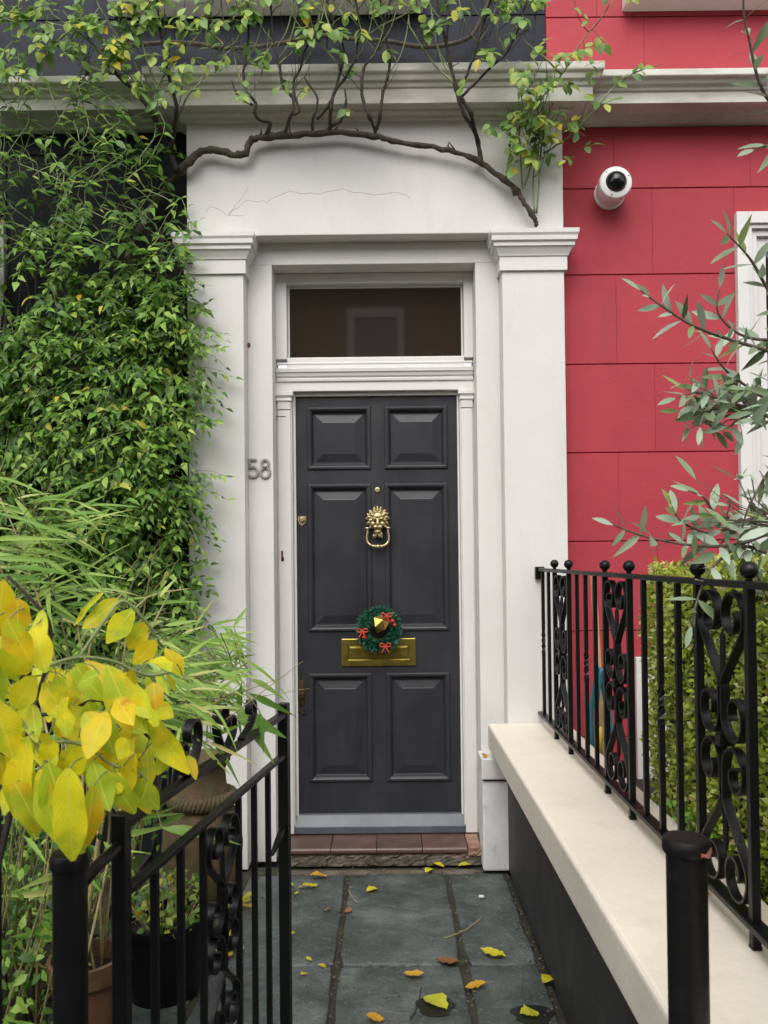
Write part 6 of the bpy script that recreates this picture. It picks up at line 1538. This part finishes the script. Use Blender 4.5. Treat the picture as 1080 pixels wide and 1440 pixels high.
for x0, x1, z0, z1, num in ((-1.75,-.62,3.38,3.85,70),(.48,.90,3.12,3.50,30),(-.55,.75,3.66,3.85,14)):
    for i in range(num):
        z = rg.uniform(z0,z1); rose_leaf((rg.uniform(x0,x1), (3.36 if z > 3.36 else 3.5)+rg.uniform(-.05,.04), z), (rg.uniform(-1,1), rg.uniform(-.7,.05), rg.uniform(-.8,.5)))
fine = MB()
sh_ = [k for k in ROSE_SHOOTS if k not in 'behosvu']
for i in range(150):           # fine bare twigs tangled among the shoots
    q = spline(ROSE_SHOOTS[rg.choice(sh_)],3); p = q[int(rg.uniform(.25,.95)*(len(q)-1))]; dx = rg.uniform(-.10,.10)
    fine.tube(spline([p, p+Vector((dx*.5,-.01,rg.uniform(.02,.06))), p+Vector((dx,rg.uniform(-.03,.01),rg.uniform(.05,.16))), p+Vector((dx*rg.uniform(.8,1.6),-.02,rg.uniform(.08,.24)))],3), [lerp(.0022,.0008,k/9) for k in range(10)], 4, False)
fine.build('fine_twigs', DARKBARK, rose, kind='stuff')
MB().tube(spline(OLD_STEM,4), .010, 7).build('old_stem', BARK, rose, smooth='all')
P2 = [p for p in P if p.z > 2.8]
for i in range(14):            # snags and thorns
    p = P2[rg.randrange(len(P2))]; d = Vector((rg.uniform(-.5,.5),-.3,rg.uniform(.4,1))).normalized()
    MB().tube([p, p+d*rg.uniform(.015,.025), p+d*rg.uniform(.03,.045)+rv(.012)], [.006,.004,.002], 5).build('snag', DARKBARK, rose, smooth='all')
petio.build('leaf_stalks', GREENSTEM, rose, kind='stuff')
foliage(rose, rl_, rm, 300)

# ---- bamboo
bam = thing('bamboo', (-.775,2.05,.345), 'clump of bamboo with long green blades beside the gate', 'bamboo')
for i, pts in enumerate(CANES):
    q = spline([(-.775+.04*math.cos(i*2.4),2.05+.04*math.sin(i*2.4),.34)]+[p for p in pts[1:]], 4)
    MB().tube(q, [lerp(.0042,.0014,k/len(q)) for k in range(len(q))], 5).build('cane', TANCANE if i % 3 else DARKCANE, bam, smooth='all')
bmL = []; bmm = leaf_meshes('bamboo_leaf', LEAF_BAMBOO, [(7,BLADE,.5,.16,.0),(7,BLADE,.4,.34,.0),(7,BLADE,.6,.08,.0)], .10)
cq = [p for pts in CANES for p in spline(pts,5)]
stalk = MB()
for b,t_,w in BAMBOO:
    b, t_ = Vector(b), Vector(t_); d = t_-b; L = d.length
    nr = Vector((rg.uniform(-.5,.5), -rg.uniform(.3,1), rg.uniform(.2,1)))
    bmL.append((leaf_matrix(b, d, nr, L, w*.85), rg.randrange(3)))
    near = min(cq, key=lambda p: (p-b).length)
    stalk.tube([near, near.lerp(b,.5)+Vector((0,0,.01)), b], .0013, 3, False)
for i in range(60):          # blades lower down, in the shade by the gate
    b = Vector((rg.uniform(-1.3,-.62), rg.uniform(1.7,2.5), rg.uniform(.35,.95))); d = Vector((rg.uniform(-1,1),rg.uniform(-.8,.3),rg.uniform(-.9,.4)))
    bmL.append((leaf_matrix(b, d, rv(1)+Vector((0,-.5,.5)), rg.uniform(.10,.2), rg.uniform(.012,.02)), rg.randrange(3)))
dry = MB()
for i in range(46):          # dry straw-coloured twigs among the blades
    b = Vector(rg.choice(BAMBOO[:24])[0])+rv(.05) if i < 30 else Vector(rg.choice(BAMBOO[26:46])[0])+rv(.08)
    d = Vector((rg.uniform(.2,1),rg.uniform(-.3,.2),rg.uniform(.1,1))).normalized()*rg.uniform(.10,.20)
    dry.tube([b-d*.6, b, b+d*.6+rv(.01)], [.0013,.0012,.0006], 3, False)
dry.build('dry_twigs', TANCANE, bam, kind='stuff'); stalk.build('leaf_stalks', GREENSTEM, bam, kind='stuff')
foliage(bam, bmL, bmm, 300)

# ---- yellow autumn shrub close to the camera
ROUND = lambda x: max(.04, math.sin(math.pi*x**.92))**.62
ye = thing('autumn_shrub', (-.78,1.2,.03), 'shrub with large yellow autumn leaves in the left foreground', 'shrub')
ym = leaf_meshes('yellow_leaf', LEAF_YELLOW, [(12,ELLIP,.15,.18,.05),(12,ROUND,.25,.10,.06),(12,ELLIP,.05,-.12,.07),(12,ROUND,.2,.3,.05),(12,ROUND,.3,.25,.07)])
yq = []
for i, pts in enumerate(YSTEMS):
    if i == 0: pts = [(-.78,1.2,.03)]+list(pts[1:])
    q = spline(pts,6); yq += q
    MB().tube(q, [lerp(.0055 if i == 0 else .003, .0018, k/len(q)) for k in range(len(q))], 7).build('stem', DARKBARK if i in (0,2) else GREENSTEM, ye, smooth='all')
yLs = []; ps = MB()
for b,t_,w in YELLOW:
    b, t_ = Vector(b), Vector(t_); d = t_-b
    tocam = (CAMP-b).normalized(); nr = tocam+Vector((rg.uniform(-.55,.55),rg.uniform(-.2,.2),rg.uniform(-.25,.7)))
    yLs.append((leaf_matrix(b, d, nr, d.length, w), rg.randrange(5)))
    near = min(yq, key=lambda p: (p-b).length)
    st_ = b+(near-b)*min(1, .035/max(.001,(near-b).length))+Vector((0,.012,0)); ps.tube([st_, st_.lerp(b,.5)+Vector((0,.003,.002)), b+d*.03], .0011, 4, False)
ps.build('leaf_stalks', GREENSTEM, ye, kind='stuff')
foliage(ye, yLs, ym, 300)

# ---- olive tree leaning in from the right
ol = thing('olive_tree', (1.22,1.95,.36), 'olive tree with grey green leaves reaching in from the right', 'olive tree')
tr = MB().tube(spline([(1.22,1.95,.36),(1.20,1.93,.9),(1.24,1.92,1.4),(1.20,1.9,2.0),(1.22,1.86,2.6),(1.18,1.8,3.1)],5), [lerp(.035,.008,k/25) for k in range(26)], 10).build('trunk', OLIVEBARK, ol, smooth='all')
om = leaf_meshes('olive_leaf', LEAF_OLIVE, [(5,ELLIP,.2,.08,.01),(5,ELLIP,.1,.2,.01),(5,LANCE,.3,-.08,.01)], .28)
oL = []
for bi, pts in enumerate(OLIVE):
    s0 = Vector(pts[0]); tz = max(.5, s0.z-.25*(1 if s0.z < 2.6 else 1.2))
    full = [Vector((1.21,1.91,tz)), Vector((1.21,1.91,tz)).lerp(s0,.5)+Vector((0,0,.02))]+[Vector(p) for p in pts]
    q = spline(full,5)
    MB().tube(q, [lerp(.0065,.0013,k/len(q)) for k in range(len(q))], 6).build('branch', OLIVEBARK, ol, smooth='all')
    q = spline(pts,4); Lp = 0; nxt = .0; flip = 0
    for a,b in zip(q,q[1:]):
        Lp += (b-a).length
        if Lp < nxt: continue
        nxt = Lp+rg.uniform(.019,.028); flip += 1
        ax = (b-a).normalized(); s1 = ax.orthogonal().normalized(); s1 = Matrix.Rotation(flip*math.pi/2+rg.uniform(-.5,.5),3,ax) @ s1
        for s in (-1,1):
            l = rg.uniform(.044,.076)
            oL.append((leaf_matrix(a, ax*rg.uniform(.3,.9)+s1*s+rv(.2), rv(.6)+Vector((0,-.6,.5)), l, l*rg.uniform(.22,.32)), rg.randrange(3)))
    ax = (Vector(q[-1])-Vector(q[-2])).normalized()
    oL.append((leaf_matrix(q[-1], ax, Vector((0,-.8,.5)), .05, .014), 0))
tuft = MB()
for c, num, sp in (((.80,1.85,1.74),85,.065),((.80,1.75,1.47),34,.10)):    # the denser tufts
    for i in range(num):
        o_ = Vector((max(-1.5,min(1.5,rg.gauss(0,1)))*sp, rg.uniform(-.06,.06), max(-1.5,min(1.5,rg.gauss(0,1)))*sp*.6)); p = Vector(c)+o_
        if i % 2 == 0: tuft.tube([Vector(c)+Vector((.08,.02,-.01)), Vector(c)+o_*.5+Vector((.01,0,-.008)), p], .0013, 4, False)
        l = rg.uniform(.045,.076); oL.append((leaf_matrix(p, rv(1)+Vector((-.4,-.2,0)), rv(.6)+Vector((0,-.6,.5)), l, l*rg.uniform(.22,.32)), rg.randrange(3)))
tuft.build('twigs', OLIVEBARK, ol, kind='stuff')
foliage(ol, oL, om, 300)

# ---- clipped box hedge behind the railing
hd = thing('box_hedge', (1.6,1.7,.36), 'clipped yellow green box hedge behind the iron railing', 'hedge')
hx0, hx1, hy0, hy1, hz0, hz1 = .870, 2.6, .6, 2.66, .40, 1.352
MB().box(hx0+.05, hx1, hy0, hy1-.04, hz0, hz1-.05).build('light_block_core', paint('hedge_inner_shade', (.020,.022,.008), .4, .95, 20, 40, 1.0), hd)  # solid box added inside the foliage to block light, shade in its colour
hm = leaf_meshes('hedge_leaf', LEAF_HEDGE, [(2,ELLIP,.2,.1,0),(2,ELLIP,.1,.3,0)])
hL = []
def hl(p, nrm):
    l = rg.uniform(.014,.025); hL.append((leaf_matrix(p, rv(1)+Vector(nrm)*.6, Vector(nrm)+rv(.9), l, l*rg.uniform(.5,.7)), rg.randrange(2)))
def lump(a,b): return .018*math.sin(a*9+1)*math.sin(b*7)+.012*math.sin(a*23+b*17)
for i in range(21000):
    y = rg.uniform(1.0,hy1+.01); z = rg.uniform(hz0,hz1); hl((hx0+lump(y,z)+.085*rg.random()**1.5-.01, y, z+rg.uniform(-.01,.01)), (-1,0,.25))
for i in range(7000):
    x = rg.uniform(hx0,2.0); y = rg.uniform(1.0,hy1); hl((x, y, hz1+lump(x,y)-.06*rg.random()**1.5+.012), (0,-.2,1))
for i in range(7000):
    x = hx0+rg.random()**1.6*1.0; z = rg.uniform(hz0,hz1); hl((x, hy1+lump(x,z)-.07*rg.random()**1.5, z), (0,1,.2))
foliage(hd, hL, hm, 0)
lw = thing('low_plant', (.84,2.25,.36), 'small bright lime green plant at the foot of the hedge', 'plant')
lm = leaf_meshes('lime_leaf', LEAF_LIME, [(3,OVAL,.2,.25,.02),(3,OVAL,.2,.05,.02)])
lL = []; ls_ = MB()
for i in range(140):
    a = rg.uniform(0,6.28); r = rg.uniform(0,.09); p = Vector((.835+r*math.cos(a)*.6, 2.2+r*math.sin(a)*1.6, .60+rg.uniform(-.06,.10))); l = rg.uniform(.018,.034)
    lL.append((leaf_matrix(p, rv(1)+Vector((-.3,-.3,.3)), rv(.5)+Vector((-.3,-.3,1)), l, l*.6), i%2))
    if i % 6 == 0: ls_.tube([(.84,2.22,.36), p.lerp(Vector((.84,2.22,.36)),.4), p], .0015, 3, False)
ls_.build('stems', GREENSTEM, lw, kind='stuff'); foliage(lw, lL, lm, 140)
bd = MB()
# ---- small plants in the black pot
pp = thing('potted_plant', (-.73,2.60,.21), 'mixed green and yellowing small plants growing in the black pot', 'plant')
pm_ = leaf_meshes('pot_leaf', LEAF_ROSE, [(3,OVAL,.2,.25,.02),(3,OVAL,.2,.05,.02)]); pL = []; ps_ = MB()
for i in range(230):
    a = rg.uniform(0,6.28); r = .13*math.sqrt(rg.random()); p = Vector((-.73+r*math.cos(a), 2.60+r*math.sin(a), .215+rg.uniform(0,.20)*(1-r*3))); l = rg.uniform(.016,.036)
    pL.append((leaf_matrix(p, rv(1)+Vector((0,-.2,.2)), rv(.6)+Vector((0,-.4,.9)), l, l*.6), i%2))
    if i % 4 == 0: ps_.tube([(-.73+r*.5*math.cos(a),2.6+r*.5*math.sin(a),.205), p], .0014, 3, False)
ps_.build('stems', TANCANE, pp, kind='stuff'); foliage(pp, pL, pm_, 230)
# ---- low shrub in the left bed, dark and mostly hidden behind the yellow leaves and the bars
sh = thing('low_shrub', (-1.15,2.0,.03), 'low shaded green shrub behind the hinge post', 'shrub')
sL = []; ss_ = MB()
for i in range(150):
    p = Vector((rg.uniform(-1.5,-.84), rg.uniform(1.35,2.9), .03)); q = p+Vector((rg.uniform(-.2,.22),rg.uniform(-.2,.2),rg.uniform(.35,1.0)))
    ss_.tube([p, p.lerp(q,.5)+rv(.03), q], [.004,.003,.0015], 5)
    for k in range(26):
        t = rg.uniform(.2,1); l = rg.uniform(.02,.04); sL.append((leaf_matrix(p.lerp(q,t)+rv(.05), rv(1), rv(.6)+Vector((0,-.4,.9)), l, l*.55), k%2))
ss_.build('stems', DARKCANE, sh, smooth='all'); foliage(sh, sL, leaf_meshes('shrub_leaf', LEAF_CLIMB, [(3,OVAL,.2,.25,.02),(3,OVAL,.2,.05,.02)]), 300)

# ================================================================== FALLEN LEAVES
flm = {}
def lobed_leaf(seed):
    r_ = random.Random(seed); n = 9
    vs = []; fs = []
    for i in range(n+1):
        x = i/n; w = ELLIP(x)/2*(1+.16*math.sin(x*30+seed)+r_.uniform(-.08,.08)); z = .12*math.sin(x*3+seed)+.04*r_.random()
        vs += [(x,w,z+.16*w+r_.uniform(0,.09)),(x,0,z),(x,-w,z+.16*w+r_.uniform(0,.09))]
    for i in range(n):
        a = i*3; fs += [(a,a+1,a+4,a+3),(a+1,a+2,a+5,a+4)]
    mz = min(v[2] for v in vs)
    return [(v[0]-.5, v[1], v[2]-mz) for v in vs], fs
def fallen(x, y, z, L, W, rot, mat, label, group='fallen leaves on the path', seed=1, tilt=None):
    key = (mat.name, seed)
    if key not in flm:
        vs, fs = lobed_leaf(seed); me = bpy.data.meshes.new('fallen_leaf'); me.from_pydata(vs, [], fs); me.materials.append(mat)
        me.polygons.foreach_set('use_smooth', [True]*len(me.polygons)); flm[key] = me
    o = bpy.data.objects.new('fallen_leaf', flm[key]); link(o, None, (x,y,z)); o.scale = (L, W, L*.8); o.rotation_euler = tilt or (0,0,rot)
    return tag(o, label, 'leaf', group)
Fy, Fo, Fb = LEAF_FALLEN, LEAF_ORANGE, LEAF_BROWN
SPEC = [(.050,.040,.5,Fy,'small yellow leaf near the top of the middle slab'),(.075,.040,.3,Fo,'long golden leaf lying by the left slab joint near the doorstep'),
(.070,.038,.5,Fy,'lime yellow leaf touching the golden leaf near the doorstep'),(.060,.030,-.6,Fy,'yellow leaf beside the gate stile nearest the doorstep'),
(.050,.028,.5,Fo,'amber leaf beside the gate stile, second from the doorstep'),(.060,.030,.4,Fy,'yellow leaf beside the gate stile, third from the doorstep'),
(.055,.042,.1,Fy,'bright lime yellow leaf at the doorstep left of the white pier'),(.050,.035,.9,Fy,'olive yellow leaf under the doorstep right half, lower of two'),
(.050,.034,-.4,Fy,'yellow leaf under the doorstep right half, upper of two'),(.052,.030,.1,Fb,'brown leaf against the middle of the doorstep'),
(.098,.046,-.55,Fy,'large olive yellow leaf on the joint of the right slabs'),(.070,.040,-.4,Fo,'orange leaf on the front middle slab'),
(.068,.042,0,Fo,'orange leaf on the right joint of the front slabs'),(.105,.068,-.9,Fy,'large yellow green leaf in a damp patch on the middle slab'),
(.052,.042,.8,Fy,'yellow leaf in the dirt beside the charcoal wall'),(.062,.055,.3,Fy,'yellow leaf in a damp patch near the charcoal wall'),
(.055,.038,-.2,Fo,'orange leaf cut by the bottom edge of the picture'),(.085,.040,-.2,Fb,'flat brown leaf where four slabs meet'),
(.055,.040,.6,Fo,'orange brown leaf at the foot of the white pier'),(.034,.028,.9,Fb,'curled brown leaf in the left slab joint')]
for i,((x,y),(L,W,r,m_,lab)) in enumerate(zip(FALL, SPEC)):
    fallen(x, y, .004, L, W, r, m_, lab, seed=i % 7)
fallen(.432,3.56,.5035,.05,.035,.8,Fo,'orange leaf resting on the white pier cap', group='leaves caught on ledges', seed=3, tilt=(.5,.35,.6))
for i in range(26):
    y = rg.uniform(2.70,3.5); x = rg.uniform(-.66,-.50)+.0*y-(y-2.7)*.10
    fallen(x, y, .003+rg.uniform(0,.012), rg.uniform(.04,.07), rg.uniform(.025,.042), rg.uniform(0,6.28), rg.choice((Fy,Fy,Fo)), 'yellow leaf drifted along the path edge behind the gate bars', 'leaves drifted behind the gate', seed=rg.randrange(7))
for i in range(10):
    fallen(rg.uniform(.20,.34), rg.uniform(3.52,3.66), 3.575, rg.uniform(.04,.07), rg.uniform(.03,.05), rg.uniform(0,6.28), rg.choice((Fb,Fo)), 'withered brown leaf lodged on the cornice against the dark wall', 'leaves lodged on the cornice', seed=rg.randrange(7), tilt=(rg.uniform(-.9,.9),rg.uniform(-.9,.9),rg.uniform(0,6)))
for i in range(9):
    fallen(rg.uniform(-.46,-.20), rg.uniform(2.5,3.52), .003, rg.uniform(.018,.034), rg.uniform(.014,.022), rg.uniform(0,6.28), rg.choice((Fy,Fo,Fb)), 'tiny leaf scrap on the slab right of the gate', 'leaf scraps beside the gate', seed=rg.randrange(7))
for x, y, a, b in ((FALL[13][0],FALL[13][1],.056,.062),(FALL[15][0]+.012,FALL[15][1]+.01,.062,.058)):
    ring = [(x+a*(1+.12*math.sin(3*t)+.08*math.sin(7*t+1)+.04*math.sin(13*t))*math.cos(t), y+b*(1+.1*math.cos(2*t))*math.sin(t)) for t in [2*math.pi*k/44 for k in range(44)]]
    MB().rings([[(p,q,-.002) for p,q in ring],[(p,q,.0012) for p,q in ring]]).build('damp_patch', WET, path)
peb = MB().ell((FALL[7][0]+.2,3.28,.006),(.014,.008,.007),10,6).build('pebble', STUCCO, smooth='all'); tag(peb, 'small white pebble on the right hand slab', 'pebble')
for pts, m_, lab in (([(.10,2.60),(.085,2.50),(.06,2.42)], DARKBARK, 'thin dark twig on the front middle slab'), ([(.20,2.93),(.28,2.99),(.36,3.10)], TANCANE, 'straw coloured stalk across the right slab joint'), ([(-.17,3.36),(-.15,3.28),(-.13,3.24)], TANCANE, 'pale curved stalk by the left slab joint')):
    o = MB().tube(spline([(a,b,.005) for a,b in pts],4), .0017, 5).build('twig', m_, smooth='all'); tag(o, lab, 'twig')

gr = MB()
def crumb(x, y):
    r = rg.uniform(.0015,.0045); gr.ell((x, y, .001+r*.4), (r*rg.uniform(.8,1.6), r, r*.7), 5, 3)
for i in range(120): crumb(rg.uniform(-.5,.42), 3.545+rg.gauss(0,.022))
for i in range(150): crumb(.505+rg.gauss(0,.014), rg.uniform(1.2,3.5))
for i in range(120): crumb(rg.choice((-.182,.255))+rg.gauss(0,.012), rg.uniform(1.5,3.5))
for i in range(80): crumb(rg.uniform(-.6,.5), rg.uniform(2.0,3.5))
tag(gr.build('grit', MORTAR), kind='stuff')
